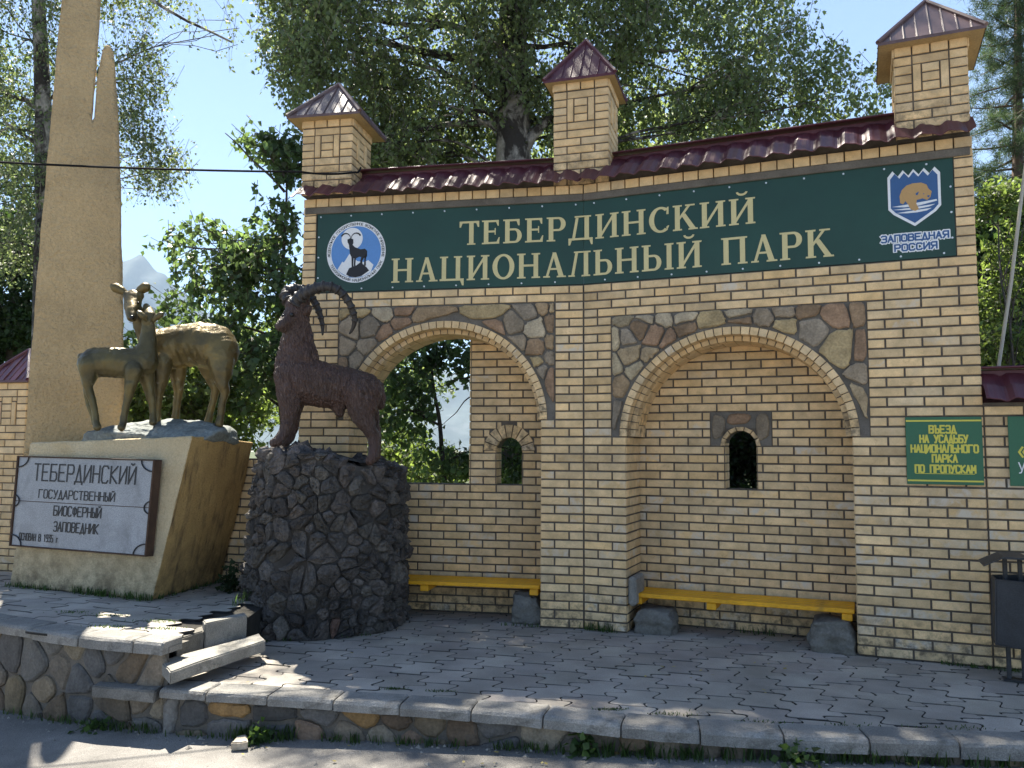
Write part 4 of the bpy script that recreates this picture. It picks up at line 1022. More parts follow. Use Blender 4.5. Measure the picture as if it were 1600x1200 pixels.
# ---- the split tapering tower behind the block
def loft(b, secs, n=24, col=(1,1,1,0), k=4.):
    """secs: (centre, half width vector, half depth vector); superellipse cross-sections"""
    vs = []
    for c, hw, hd in secs:
        c, hw, hd = map(V3, (c, hw, hd))
        for i in range(n):
            a = 2*PI*i/n; x, y = math.cos(a), math.sin(a); r = (abs(x)**k+abs(y)**k)**(-1/k); vs.append(c+hw*(x*r)+hd*(y*r))
    fs = [(j*n+i, j*n+(i+1) % n, (j+1)*n+(i+1) % n, (j+1)*n+i) for j in range(len(secs)-1) for i in range(n)]
    fs += [tuple(range(n-1, -1, -1)), tuple((len(secs)-1)*n+i for i in range(n))]; b.add(vs, fs, col)
YT = 8.05
oc = at(118, 690, YT); od = np.array([oc[0], oc[1], 0])/math.hypot(oc[0], oc[1])      # faces the road squarely
def oplane(px, py):
    d = ray(px, py); return V3(CAMP+d*(np.dot(oc-CAMP, od)/np.dot(d, od)))
out_ = [(29,900),(38,700),(58,430),(72,270),(80,186),(88,90),(96,0),(112,-190),(124,-300),(134,-352),(139,-352),(150,-300),(157,-190),(158,0),(151,95),(146.5,150),(143.5,183),(144.6,187),(147,183),(152,120),(156,96),(161,77),(166,70.5),(172,72),(177,81),(181,110),(184.5,160),(187,230),(189.5,340),(192,450),(196,700),(200,900)]
bm = bmesh.new(); fr_ = [bm.verts.new(oplane(*q)) for q in out_]; bk_ = [bm.verts.new(v.co+V3(od)*.36) for v in fr_]
nn_ = len(fr_); ff = bm.faces.new(fr_); bm.faces.new(bk_[::-1])
for i in range(nn_): bm.faces.new((fr_[i], bk_[i], bk_[(i+1) % nn_], fr_[(i+1) % nn_]))
bmesh.ops.recalc_face_normals(bm, faces=bm.faces[:])
bmesh.ops.bevel(bm, geom=[e for e in bm.edges if abs((e.verts[0].co-e.verts[1].co).dot(V3(od))) < .1], offset=.028, segments=3, affect='EDGES', clamp_overlap=True)
tx_ = V3((od[1], -od[0], 0)); ctr = V3(oc)
for k in range(-14, 15):                                                   # cut into a grid so that the trowelled unevenness is real
    bmesh.ops.bisect_plane(bm, geom=bm.verts[:]+bm.edges[:]+bm.faces[:], plane_co=ctr+tx_*(k*.06), plane_no=tx_)
for k in range(0, 150): bmesh.ops.bisect_plane(bm, geom=bm.verts[:]+bm.edges[:]+bm.faces[:], plane_co=(0, 0, .2+k*.055), plane_no=(0, 0, 1))
bm.normal_update()
for v in bm.verts: v.co += v.normal*(mnoise.noise(v.co*3)*.010+mnoise.noise(v.co*15)*.006)
bm.verts.index_update(); b = MB(); b.add([v.co for v in bm.verts], [[v.index for v in f.verts] for f in bm.faces]); bm.free()
tw = b.build('split_obelisk', M_STUCCO, smooth=True)
tag(tw, 'tall ochre stucco obelisk split by a slot into two points, behind the block', 'obelisk')
# ---- rubble plinth under the ibex
RB = [(-2.34,7.16),(-2.02,6.83),(-1.60,6.82),(-1.10,7.13),(-.97,7.45),(-.98,7.86),(-1.6,8.05),(-2.3,7.85)]
RT = [(-2.20,7.12),(-1.98,6.90),(-1.58,6.89),(-1.10,7.17),(-1.00,7.46),(-1.02,7.80),(-1.6,7.95),(-2.2,7.75)]
def rtop(x, y): return 1.60 + (-(x+2.1)*.20 if x > -1.75 else -.07+(-1.75-x)*.10)+.03*math.sin(x*9+y*5)
pl = thing('rubble_plinth', (-1.6,7.3,0), 'dark rubble stone plinth under the brown ibex', 'plinth')
b = MB(); n = len(RB); rg = random.Random(77)
sh = MB()
M_RUB = surface('lava_rubble', (1,1,1), attr=True, var=.4, vscale=9, grain=50, gvar=.45, rough=.78, bump=1., bscale=30, bdist=.03, spec=.4)
RB_ = RB[5:]+RB[:5]; RT_ = RT[5:]+RT[:5]                                   # start the strip at the back
cum = [0]
for i in range(n): cum.append(cum[-1]+math.hypot(RB_[(i+1) % n][0]-RB_[i][0], RB_[(i+1) % n][1]-RB_[i][1]))
PER = cum[-1]; RCX, RCY = -1.63, 7.42
def MW(s, d, z):
    s = max(0, min(PER-1e-6, s)); i = max(k for k in range(n) if cum[k] <= s); f = (s-cum[i])/(cum[i+1]-cum[i]); j = (i+1) % n; t = z/1.5
    a = (RB_[i][0]*(1-t)+RT_[i][0]*t, RB_[i][1]*(1-t)+RT_[i][1]*t); q = (RB_[j][0]*(1-t)+RT_[j][0]*t, RB_[j][1]*(1-t)+RT_[j][1]*t)
    x, y = a[0]+(q[0]-a[0])*f, a[1]+(q[1]-a[1])*f; L = math.hypot(RCX-x, RCY-y)
    return (x+(RCX-x)/L*d, y+(RCY-y)/L*d, z)
def ztop(s):
    i = max(k for k in range(n) if cum[k] <= min(s, PER-1e-6)); f = (s-cum[i])/(cum[i+1]-cum[i]); j = (i+1) % n
    return rtop(RT_[i][0]*(1-f)+RT_[j][0]*f, RT_[i][1]*(1-f)+RT_[j][1]*f)
for k in range(60):
    s0, s1 = PER*k/60, PER*(k+1)/60
    sh.add([MW(s0,.016,-.02),MW(s1,.016,-.02),MW(s1,.016,ztop(s1)),MW(s0,.016,ztop(s0))], [(3,2,1,0)])
pts = [(rg.uniform(0, PER), rg.uniform(0, 1.62)) for _ in range(int(PER*1.6/.0150))]
ok = lambda x, y: 0 < x < PER and 0 < y < 1.66
pts = relax(pts, ok, 4, .10)
for p, c in zip(pts, cells(pts, [(0, -.01), (PER, -.01), (PER, 1.68), (0, 1.68)])):
    if c is None: continue
    zt_ = ztop(min(PER-.01, max(.01, p[0])))
    c = clip_half(c, 0, 1, zt_)
    if len(c) < 3: continue
    q = shrink_round(c, rg.uniform(.001, .006), rg, wob=.016)
    if not q: continue
    q = q[::2] if len(q) > 14 else q
    k = rg.uniform(.6, 1.6); base = rg.choice([(.060,.054,.049),(.070,.061,.054),(.058,.053,.049),(.082,.073,.062),(.066,.056,.049)])
    if rg.random() < .018: base = rg.choice([(.22,.15,.07),(.20,.12,.09),(.17,.13,.09)])
    m_ = len(q); cs_ = sum(a for a, _ in q)/m_; cz_ = sum(a for _, a in q)/m_
    ta, tb, pr = rg.gauss(0, .17), rg.gauss(0, .17), rg.uniform(.004, .026)
    def D(s, z, kk): return -(pr*kk)+(s-cs_)*ta*kk+(z-cz_)*tb*kk
    vs = [MW(s, .03, z) for s, z in q]+[MW(cs_+(s-cs_)*.96, D(s, z, .8)+rg.gauss(0, .004), cz_+(z-cz_)*.96) for s, z in q]+[MW(cs_+(s-cs_)*.72, D(s, z, 1.)-.008+rg.gauss(0, .006), cz_+(z-cz_)*.72) for s, z in q]+[MW(cs_+(s-cs_)*.3, D(s, z, 1.)-.010+rg.gauss(0, .008), cz_+(z-cz_)*.3) for s, z in q]
    fs = [(r*m_+a, r*m_+(a+1) % m_, (r+1)*m_+(a+1) % m_, (r+1)*m_+a) for r in range(3) for a in range(m_)]+[tuple(3*m_+a for a in range(m_))]
    b.add(vs, fs, tuple(x*k for x in base)+(0,))
# broken stones on the sloping top
for _ in range(150):
    t, u = rg.random(), rg.random()
    x, y = -2.2+1.2*t, 6.92+.95*u
    if not inpoly(x, y, RT): continue
    r = rg.uniform(.04, .085); z = rtop(x, y)
    bm = bmesh.new(); bmesh.ops.create_icosphere(bm, subdivisions=1, radius=r); rx = Matrix.Rotation(rg.uniform(0, 6), 3, Vector((rg.random(), rg.random(), rg.random()+.1)).normalized())
    sc3 = (rg.uniform(.7, 1.4), rg.uniform(.7, 1.4), rg.uniform(.4, .8)); sd_ = rg.uniform(0, 50)
    for v in bm.verts:
        p = v.co.copy(); p = Vector((p.x*sc3[0], p.y*sc3[1], p.z*sc3[2]))*(1+.5*mnoise.noise(v.co*9+Vector((sd_,0,0)))); v.co = rx @ p
    bm.verts.index_update(); k = rg.uniform(.6, 1.3)
    b.add([(v.co.x+x, v.co.y+y, v.co.z+z-.035) for v in bm.verts], [[v.index for v in f.verts] for f in bm.faces], (.09*k,.08*k,.078*k,0)); bm.free()
cen = (-1.6, 7.4, 1.52)
sh.add([(RT[i][0], RT[i][1], rtop(*RT[i])-.02) for i in range(n)]+[cen], [(i, (i+1) % n, n) for i in range(n)])
b.build('stonework', M_RUB, pl); sh.build('mortar', surface('black_mortar', (.050,.046,.042), rough=1, bump=.5), pl)
# ---- animals: spheres strung along joints, fused into one skin by a voxel remesh
def body(name, chains, Y, vox, mat, parent=None, smooth_it=6, flat=.85, fur=0., lump=0., calm=()):
    """chains: lists of (px, py, r_px, dY): tapered limbs in the plane at distance Y; radii in photo pixels"""
    bm = bmesh.new()
    for ch in chains:
        pts = [(V3(at(px, py, Y+dy)), r*Y/CAM_F) for px, py, r, dy in ch]
        seq = []
        for (p0, r0), (p1, r1) in zip(pts[:-1], pts[1:]):
            nst = max(1, int((p1-p0).length/(.28*min(r0, r1)+.002)))
            for i in range(nst): t = i/nst; seq.append((p0.lerp(p1, t), r0+(r1-r0)*t))
        seq.append(pts[-1])
        for p, r in seq:
            bmesh.ops.create_icosphere(bm, subdivisions=2, radius=r, matrix=Matrix.Translation(p) @ Matrix.Diagonal((1, flat if r > .06 else 1, 1, 1)))
    me = bpy.data.meshes.new('tmp'); bm.to_mesh(me); bm.free()
    o = bpy.data.objects.new('tmp', me); C.objects.link(o)
    md = o.modifiers.new('r', 'REMESH'); md.mode = 'VOXEL'; md.voxel_size = vox
    ms = o.modifiers.new('s', 'SMOOTH'); ms.iterations = smooth_it; ms.factor = .5
    dg = bpy.context.evaluated_depsgraph_get(); ev = o.evaluated_get(dg); m2 = ev.to_mesh()
    V = np.empty(len(m2.vertices)*3); m2.vertices.foreach_get('co', V); V = V.reshape(-1, 3)
    F = [list(p.vertices) for p in m2.polygons]; Nn = np.array([v.normal[:] for v in m2.vertices]); ev.to_mesh_clear(); bpy.data.objects.remove(o)
    if fur or lump:                                             # modelled locks of hair and hand-worked unevenness
        k = np.empty(len(V))
        for i, (x, y, z) in enumerate(V):
            w = mnoise.noise(Vector((x*6, y*6, z*6)))*.05
            f = 1-abs(mnoise.noise(Vector(((x+.5*z+w)*46, y*40, (z-.4*x)*9))))*2.4
            q_ = min([1.]+[max(0., (math.dist((x, y, z), c_)-r_)/.10) for c_, r_ in calm])
            k[i] = q_*fur*f + (.25+.75*q_)*lump*mnoise.noise(Vector((x*16, y*16, z*16)))
        V = V+Nn*k[:, None]
    mb = MB(); mb.v = [tuple(p) for p in V]; mb.f = F; mb.c = [(1,1,1,0)]*len(F); mb.m = [0]*len(F)
    return mb.build(name, mat, parent, smooth=True)
def fur_mat(name, base, alt, spec=.45, rough=.42, lines=True, worn=None, metal=0.):
    mt, nt, out = newmat(name); co = nd(nt, 'ShaderNodeTexCoord').outputs['Object']
    n1 = noise(nt, co, 4, 5); col = mixc(nt, ramp(nt, n1, .35, .65), base, alt)
    if worn:
        n4 = noise(nt, co, 9, 6, .7); col = mixc(nt, ramp(nt, n4, .64, .70), col, worn)
    p = nd(nt, 'ShaderNodeBsdfPrincipled'); nt.links.new(col, p.inputs['Base Color']); p.inputs['Roughness'].default_value = rough; p.inputs['Specular IOR Level'].default_value = spec; p.inputs['Metallic'].default_value = metal
    nz = None
    if lines:
        mp = nd(nt, 'ShaderNodeMapping'); mp.inputs['Scale'].default_value = (1, .35, .22); mp.inputs['Rotation'].default_value = (0, .5, 0); nt.links.new(co, mp.inputs[0])
        h = noise(nt, mp.outputs[0], 60, 3, .5, 1.5); nz = bumpn(nt, h, 1., .05)
    h2 = noise(nt, co, 30, 5, .6); nz = bumpn(nt, h2, .5 if lines else .6, .012, nz)
    nt.links.new(nz, p.inputs['Normal']); nt.links.new(p.outputs[0], out.inputs[0]); return mt
M_IBEX = fur_mat('brown_painted_fur', (.080,.050,.040), (.105,.060,.047), rough=.40)
M_HORN = surface('dark_horn', (.032,.028,.027), var=.3, vscale=10, grain=60, rough=.45, bump=.3)
M_DEER = fur_mat('bronze_painted_concrete', (.185,.132,.046), (.075,.058,.026), rough=.36, lines=False, worn=(.24,.21,.15), metal=.45)
M_DEER2 = fur_mat('dull_bronze_paint', (.135,.105,.040), (.062,.052,.026), rough=.38, lines=False, worn=(.20,.19,.145), metal=.45)
M_EYE = plain('dark_eye', (.01,.01,.01), .2)
IY = 7.15
ib = thing('ibex_statue', tuple(at(520,715,IY)), 'dark brown ibex statue with long ridged horns on the rubble plinth', 'statue')
body('body', [
  [(466,588,35,0),(505,596,31,.03),(540,603,30.5,.07),(564,611,31,.1)],                               # trunk
  [(468,596,36,0),(500,606,31,.03),(536,616,24,.07)],
  [(460,572,31,0),(461,545,25.5,-.01),(463,520,21,-.02),(466,500,18,-.03)],                           # neck
  [(470,560,28,.0),(474,540,18,0),(476,515,11,0)],
  [(452,585,24,-.06),(453,612,21,-.07),(452,640,14,-.08),(450,660,10.5,-.08),(444,676,9,-.09),(436,688,9,-.12),(428,692,7,-.14)],   # near foreleg
  [(468,590,22,.08),(464,618,17,.10),(459,645,11,.1),(457,668,9,.1),(452,684,8,.08),(446,690,8,.05)],                     # far foreleg
  [(566,612,32,.02),(566,632,25,0),(566,650,17,-.02),(576,668,11,-.02),(584,682,9.5,0),(584,700,8.5,-.02),(583,714,9,-.05),(578,720,7,-.08)],  # near hind leg
  [(574,612,26,.18),(576,640,17,.2),(583,662,10,.2),(588,680,8,.2),(587,704,8,.18),(585,716,8,.16)],                      # far hind leg
  [(586,606,14,.1),(594,622,9,.1),(595,634,6,.1)],                                                  # tail
  [(528,632,13,.05),(531,645,7,.05)],
  [(468,484,17.5,-.03),(460,488,15.5,-.06),(449,499,11.5,-.11),(441,507,9,-.15),(437,510,7.6,-.165)],[(452,503,10,-.09),(443,514,6.5,-.13)],      # skull and muzzle
  [(458,478,13,-.06),(470,474,14,-.03)],
  [(455,518,9,-.08),(449,534,7.5,-.08),(445,550,6,-.06)],                                             # beard
 ], IY, .0068, M_IBEX, ib, smooth_it=7, fur=.0068, lump=.004, calm=[(tuple(at(446,505,IY-.1)), .09), (tuple(at(440,688,IY-.12)), .05), (tuple(at(583,712,IY)), .05)])
body('ear', [[(476,489,5,-.08),(481,485,6,-.09),(485,480,3.5,-.10)]], IY, .006, M_IBEX, ib, 3)
for (px, py, dy, r) in ((456,492,-.150,.019),(442,493,-.15,.013)):
    b = MB(); bm = bmesh.new(); bmesh.ops.create_uvsphere(bm, u_segments=10, v_segments=8, radius=r); p = V3(at(px, py, IY+dy)); bm.verts.index_update()
    b.add([v.co+p for v in bm.verts], [[v.index for v in f.verts] for f in bm.faces]); bm.free(); b.build('eye', M_EYE, ib, smooth=True)
def horn(pts, r0):
    P = [V3(at(x, y, IY+d)) for x, y, d in pts]
    # dense Catmull-Rom through the points, with growth rings
    def cr(p0, p1, p2, p3, t): return .5*((2*p1)+(p2-p0)*t+(2*p0-5*p1+4*p2-p3)*t*t+(3*p1-p0-3*p2+p3)*t*t*t)
    Q = [P[0]]+P+[P[-1]]; path = []
    for i in range(len(P)-1):
        for k in range(22): path.append(cr(Q[i], Q[i+1], Q[i+2], Q[i+3], k/22))
    path.append(P[-1]); n = len(path); L = 0; rad = []; prev = path[0]
    for i, p in enumerate(path):
        L += (p-prev).length; prev = p; t = i/n
        rr = r0*(1-t)**.62+.004; rr *= 1+.30*max(0, math.sin(L/.062*2*PI))**1.5*(1 if t < .85 else 0)
        rad.append(rr)
    h = MB(); h.tube(path, rad, 12); h.build('horn', M_HORN, ib, smooth=True)
horn([(461,474,-.08),(472,461,-.12),(487,453,-.16),(505,448,-.18),(522,450,-.17),(537,461,-.14),(548,478,-.10),(554,497,-.06),(552,511,-.03),(546,522,-.01)], .050)
horn([(452,472,-.02),(447,459,.02),(458,452,.06),(472,453,.10),(484,462,.13),(494,477,.15),(501,495,.16),(504,511,.17),(504,524,.17)], .048)
tag(ib)
DY = 7.55
doe = thing('doe_statue', tuple(at(290,662,DY)), 'larger bronze-painted doe statue standing behind the fawn and looking out', 'statue')
body('body', [
  [(255,545,33,.05),(285,540,35,.08),(312,538,37,.05),(334,542,37,0),(345,550,30,-.04)],            # trunk
  [(252,552,28,.05),(240,540,22,.03),(228,518,16,0),(219,500,13,-.03),(213,486,12,-.05)],           # neck
  [(345,555,24,-.08),(346,580,18,-.12),(347,597,10.5,-.14),(352,611,7.5,-.13),(348,628,6,-.13),(345,650,5.6,-.13),(342,663,7,-.14)],
  [(330,565,24,.14),(333,588,14,.16),(338,607,8,.16),(333,628,6,.15),(328,648,5.6,.14),(325,660,6.6,.12)],
  [(250,566,20,-.04),(250,594,13,-.05),(247,618,7.5,-.05),(246,642,6,-.05),(244,658,6.6,-.06)],
  [(276,566,19,.14),(278,590,12,.15),(279,612,7.5,.15),(276,636,6,.15),(274,654,6.6,.14)],
  [(354,530,10,.0),(360,545,7,.02),(361,558,4,.02)],
  [(208,466,14,-.06),(207,478,13,-.12),(206,489,9.5,-.19),(206,496,7.5,-.23)],                       # head, facing out
  [(200,462,8,-.05),(217,462,8,-.05)],
 ], DY, .009, M_DEER, doe, 5, lump=.005)
for pts in ([(199,460,4,-.05),(190,454,7,-.05),(182,450,8.2,-.05),(176,447,4.5,-.06)], [(214,459,4,-.05),(220,453,7,-.04),(227,449,8.2,-.04),(231,447,4.5,-.04)]):
    body('ear', [pts], DY, .007, M_DEER, doe, 3)
for (px, py, dy) in ((199,473,-.16),(216,473,-.16)):
    b = MB(); bm = bmesh.new(); bmesh.ops.create_uvsphere(bm, u_segments=10, v_segments=8, radius=.012); p = V3(at(px, py, DY+dy)); bm.verts.index_update()
    b.add([v.co+p for v in bm.verts], [[v.index for v in f.verts] for f in bm.faces]); bm.free(); b.build('eye', M_EYE, doe, smooth=True)
bm = bmesh.new(); bmesh.ops.create_uvsphere(bm, u_segments=10, v_segments=8, radius=.022); p = V3(at(206, 496, DY-.262)); bm.verts.index_update(); b = MB()
b.add([v.co+p for v in bm.verts], [[v.index for v in f.verts] for f in bm.faces]); bm.free(); b.build('nose', M_EYE, doe, smooth=True)
FY = 7.28
fawn = thing('fawn_statue', tuple(at(190,668,FY)), 'smaller bronze-painted fawn statue nuzzling up to the doe', 'statue')
body('body', [
  [(148,566,24,0),(172,566,24.5,0),(200,568,25,.02),(222,566,25,.04)],
  [(226,560,21,.04),(230,540,15,.05),(232,522,12,.06),(232,508,11,.06)],
  [(140,570,19,-.05),(138,588,12,-.06),(137,604,7.5,-.06),(143,622,6.2,-.05),(148,642,5.4,-.05),(150,658,5.4,-.06),(152,668,6.4,-.08)],
  [(146,572,17,.10),(140,594,9,.12),(136,608,6.5,.12),(139,630,5.2,.12),(146,650,5.2,.1),(149,661,5.8,.1)],
  [(208,578,15,-.06),(205,600,10,-.07),(200,622,6.6,-.07),(195,645,5.4,-.07),(192,662,5.8,-.08),(190,668,6.2,-.1)],
  [(226,576,16,.06),(232,602,10,.08),(237,626,6.6,.08),(239,646,5.4,.08),(239,660,6.2,.06)],
  [(232,502,11,.05),(235,495,10.5,.07),(232,486,8,.13),(229,479,6,.18)],
  [(128,558,7,0),(125,570,5,0)],
 ], FY, .008, M_DEER2, fawn, 5, lump=.005)
for pts in ([(228,500,3,.0),(223,494,5,-.02),(219,490,5,-.02),(216,487,2.5,-.02)], [(241,500,3,.0),(246,495,5,0),(251,492,5,.0),(254,490,2.5,.0)]):
    body('ear', [pts], FY, .006, M_DEER2, fawn, 3)
# ---- yellow slatted benches in the niches
def bench(M, s0, s1, z, label, d0=.08, d1=.46):
    t = thing('bench', M((s0+s1)/2, .25, 0), label, 'bench', 'yellow slatted benches in the niches')
    for k in range(5):
        a = d0+(d1-d0)*k/5; b = MB(); b.bbox(M, s0+random.uniform(-.008,.008), s1-.004, a+.006, a+(d1-d0)/5-.012, z-.034, z+random.uniform(-.002, .002), .005); b.build('slat', M_BENCH, t)
    for s in (s0+.05, s0+(s1-s0)*.38, s1-.06):
        b = MB(); b.bbox(M, s-.04, s+.04, d0+.012, d1, z-.092, z-.036, .005); b.build('bearer', M_BENCH, t)
bench(ML, -2.15, -.40, .345, 'yellow slatted bench in the left niche, partly hidden by the rubble plinth')
bench(MR, .405, 2.20, .325, 'yellow slatted bench in the right niche beside the concrete stub')
def boulder(name, M, s, d, z, sx, sy, sz, col, label, seed, cat='stone'):
    rg = random.Random(seed); bm = bmesh.new(); bmesh.ops.create_cube(bm, size=1)
    bmesh.ops.subdivide_edges(bm, edges=bm.edges[:], cuts=15, use_grid_fill=True)
    off = Vector((seed*3.7, 0, 0)); vs = []
    for v in bm.verts:
        p = v.co.copy(); sp = p.normalized()*.62; p = p.lerp(sp, .38)
        p.x *= 1-.22*(p.z+.5); p.y *= 1-.15*(p.z+.5)
        p += Vector(mnoise.noise_vector(p*2.2+off))*.10+Vector(mnoise.noise_vector(p*6+off))*.045+Vector(mnoise.noise_vector(p*16+off))*.014
        vs.append(M(s+p.x*sx, d+p.y*sy, z+(p.z+.5)*sz))
    bm.verts.index_update(); mb = MB(); mb.add(vs, [[v.index for v in f.verts] for f in bm.faces], (*col, 0)); bm.free()
    return tag(mb.build(name, M_STONE, smooth=True), label, cat)
boulder('stone', ML, -.53, .25, -.02, .30, .34, .27, (.15,.142,.125), 'grey boulder supporting the right end of the left bench', 2)
boulder('stone', MR, .60, .22, -.02, .38, .34, .215, (.145,.137,.12), 'squarish grey stone under the left end of the right bench', 5)
boulder('stone', MR, 2.03, .18, -.02, .36, .40, .25, (.15,.14,.12), 'grey boulder under the right end of the right bench', 9)
b = MB(); b.bbox(MR, .40, .47, -.01, .30, .23, .475, .02, (1.02,1.0,.95,0)); tag(b.build('concrete_stub', M_CONCRETE), 'short concrete stub standing at the left end of the right bench', 'post')
# ---- litter bin
bn = thing('litter_bin', (3.40, 5.76, 0), 'black iron litter bin with a small pitched lid, hung between two posts', 'bin')
BX, BYY = 3.53, 5.74; ba = R_(-24); bca, bsa = math.cos(ba), math.sin(ba)
MBN = lambda s, d, z: (BX+s*bca-d*bsa, BYY+s*bsa+d*bca, z)
b = MB(); k6 = 6
ring = lambda r, z: [MBN(r*math.cos(2*PI*i/k6+PI/6), r*math.sin(2*PI*i/k6+PI/6), z) for i in range(k6)]
vs = ring(.212, .255)+ring(.195, .69)+ring(.185, .69)+ring(.202, .265)
fs = [(r*k6+i, r*k6+(i+1) % k6, (r+1)*k6+(i+1) % k6, (r+1)*k6+i) for r in range(3) for i in range(k6)]+[tuple(range(k6)), tuple(3*k6+i for i in range(k6))]
b.add(vs, fs)
for i in range(k6): b.tube([vs[i], vs[k6+i]], .006, 5); b.tube([vs[k6+i], vs[k6+(i+1) % k6]], .008, 5); b.tube([vs[i], vs[(i+1) % k6]], .006, 5)
b.build('bucket', M_BIN, bn)
for s in (-.10, -.01):
    b = MB(); b.bbox(MBN, s-.014, s+.014, -.015, .015, .0, .84, .003); b.build('post', M_BIN, bn)
b = MB()
b.bbox(MBN, -.125, .015, -.16, .16, .838, .852, .003)
for sg in (-1, 1):
    p = [MBN(sg*.068-.055, -.17, .853), MBN(sg*.068-.055, .17, .853), MBN(sg*.19-.055, .17, .790), MBN(sg*.19-.055, -.17, .790)]
    q_ = [(x, y, z-.008) for x, y, z in p]; b.add(p+q_, [(0,1,2,3),(7,6,5,4),(0,4,5,1),(1,5,6,2),(2,6,7,3),(3,7,4,0)])
b.build('lid', M_BIN, bn)
b = MB(); b.bbox(MBN, -.14, .03, -.05, .05, .0, .012, .003); b.build('foot', M_BIN, bn)
# ---- fences either side of the gate
fr = thing('brick_fence', MR(SLR+1, 0, 0), 'lower yellow brick fence right of the gate with a maroon tile top', 'fence')
b = MB(); lay(b, MR, SLR+.003, SLR+3.4, 0, 25, d=.012, anchor=SLR+.003, phase=0); b.build('brick_facing', M_BRICK, fr)
b = MB(); b.box(MR, SLR-.012, SLR+3.4, .024, .30, 0, 25.3*RH); b.build('wall_core', M_MORTAR, fr)
rb2 = tile_roof(MR, SLR+.005, SLR+3.5, 1.925, -.13, 2.165, .16, fr); rb2.build('roof', M_ROOF, fr)
fl = thing('brick_fence', (-3.6, 8.3, 0), 'low yellow brick fence behind the stucco block, left of the gate', 'fence')
MFL = facet(-.265, -5.60, 8.76) if False else None
ax, ay, bx_, by_ = -5.55, 8.78, -2.13, 7.86; la = math.atan2(-(by_-ay), bx_-ax); MFL = facet(la, ax, ay); LL = math.hypot(bx_-ax, by_-ay)
b = MB(); lay(b, MFL, .55, LL, 0, 19, d=.012, anchor=.55); b.build('brick_facing', M_BRICK, fl); b = MB(); lay(b, MFL, -3, 0, 0, 24, d=.012, anchor=-3); b.build('brick_facing', M_BRICK, fl)
b = MB(); b.box(MFL, .55, LL, .024, .28, 0, 19.1*RH); b.box(MFL, -3, 0, .024, .28, 0, 24.1*RH); b.build('wall_core', M_MORTAR, fl)
gp = thing('gate_pillar', MFL(.27, .2, 0), 'yellow brick fence pillar with a maroon pyramid cap left of the obelisk', 'pillar')
b = MB(); c_ = MB(); D0 = -.10; zt = 2.235; c_.box(MFL, .012, .508, D0+E_, D0+.5, 0, zt)
for F in (lambda u, d, z: MFL(u, D0+d, z), lambda u, d, z: MFL(.52-d, D0+u, z)):
    z = zt; h = RH*.985; g_ = .0055
    def br(u0, u1, za, zb, d=0.): b.brick(F, u0+g_, u1-g_, za+g_, zb-g_, bcol(.1), d=d+random.uniform(0, .002), b=.005)
    br(0, .26, z-h, z); br(.26, .52, z-h, z); z -= h
    br(0, .13, z-h, z); br(.13, .39, z-h, z); br(.39, .52, z-h, z); z -= h; z1 = z
    for k in range(4): br(0, .13, z-h, z); br(.39, .52, z-h, z); br(.195, .325, z-h, z); z -= h
    br(.13, .195, z, z1-.05, -.006); br(.325, .39, z, z1-.05, -.006); br(.13, .195, z1-.05, z1); br(.325, .39, z1-.05, z1)
    k = 0
    while z > .02:
        if k % 2 == 0: br(0, .26, z-h, z); br(.26, .52, z-h, z)
        else: br(0, .13, z-h, z); br(.13, .39, z-h, z); br(.39, .52, z-h, z)
        z -= h; k += 1
b.build('brick_facing', M_BRICK, gp); c_.build('core', M_MORTAR, gp)
M_CAP2 = surface('maroon_cap_sheet', (.075,.020,.035), var=.2, vscale=5, grain=50, rough=.35, bump=.05, spec=.5)
_mc = M_CAP; M_CAP = M_CAP2; cap_roof(MFL, .26, D0+.26, zt+.012, zt+.37, .32, gp); M_CAP = _mc
# ---- cables
def cable(name, pts, r, sag, label, mat):
    b = MB(); P = []
    for a, q in zip(pts[:-1], pts[1:]):
        a, q = V3(a), V3(q)
        for i in range(24): t = i/24; p = a.lerp(q, t); p.z -= sag*4*t*(1-t); P.append(p)
    P.append(V3(pts[-1])); b.tube(P, r, 6); return tag(b.build(name, mat), label, 'cable')
cable('power_cable', [at(-60,250,7.0), at(470,268.5,7.66), at(556,269,7.60), ML(-2.19, .1, 4.30)], .010, .02, 'thin black power cable running past the obelisk to the gate roof', M_CABLE)
cable('rope', [at(1612,190,6.6), at(1597,300,6.6), at(1580,440,6.6), at(1560,575,6.6)], .014, .0, 'pale slack rope hanging beside the right pillar over the fence', plain('pale_rope', (.42,.41,.36), .8))
# ================================================================ TREES AND PLANTS
M_BIRCHBARK = surface('birch_bark', (.30,.28,.25), var=.3, vscale=6, grain=30, gvar=.3, rough=.9, bump=.8, bscale=18, bdist=.03, dark=(.035,.03,.026), dscale=3.2, dlo=.42, dhi=.52, stretch=(1,1,.7))
M_BARK = surface('dark_bark', (.070,.058,.046), var=.4, vscale=8, grain=40, gvar=.4, rough=.95, bump=.9, bscale=25, bdist=.02)
M_PINEBARK = surface('pine_bark', (.11,.075,.055), var=.4, vscale=8, grain=40, rough=.95, bump=.9, bscale=20)
L_BIRCH = leaf_mat('birch_leaf', (.115,.155,.082), (.30,.39,.12))
L_BIRCH2 = leaf_mat('pale_birch_leaf', (.105,.140,.072), (.25,.32,.11))
L_POP = leaf_mat('poplar_leaf', (.058,.098,.045), (.19,.29,.08), .45, .34)
L_BRIGHT = leaf_mat('sunny_leaf', (.088,.13,.042), (.26,.36,.07))
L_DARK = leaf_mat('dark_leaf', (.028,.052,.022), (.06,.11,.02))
L_PINE = leaf_mat('pine_needle', (.050,.085,.045), (.07,.11,.04), .35, .55)
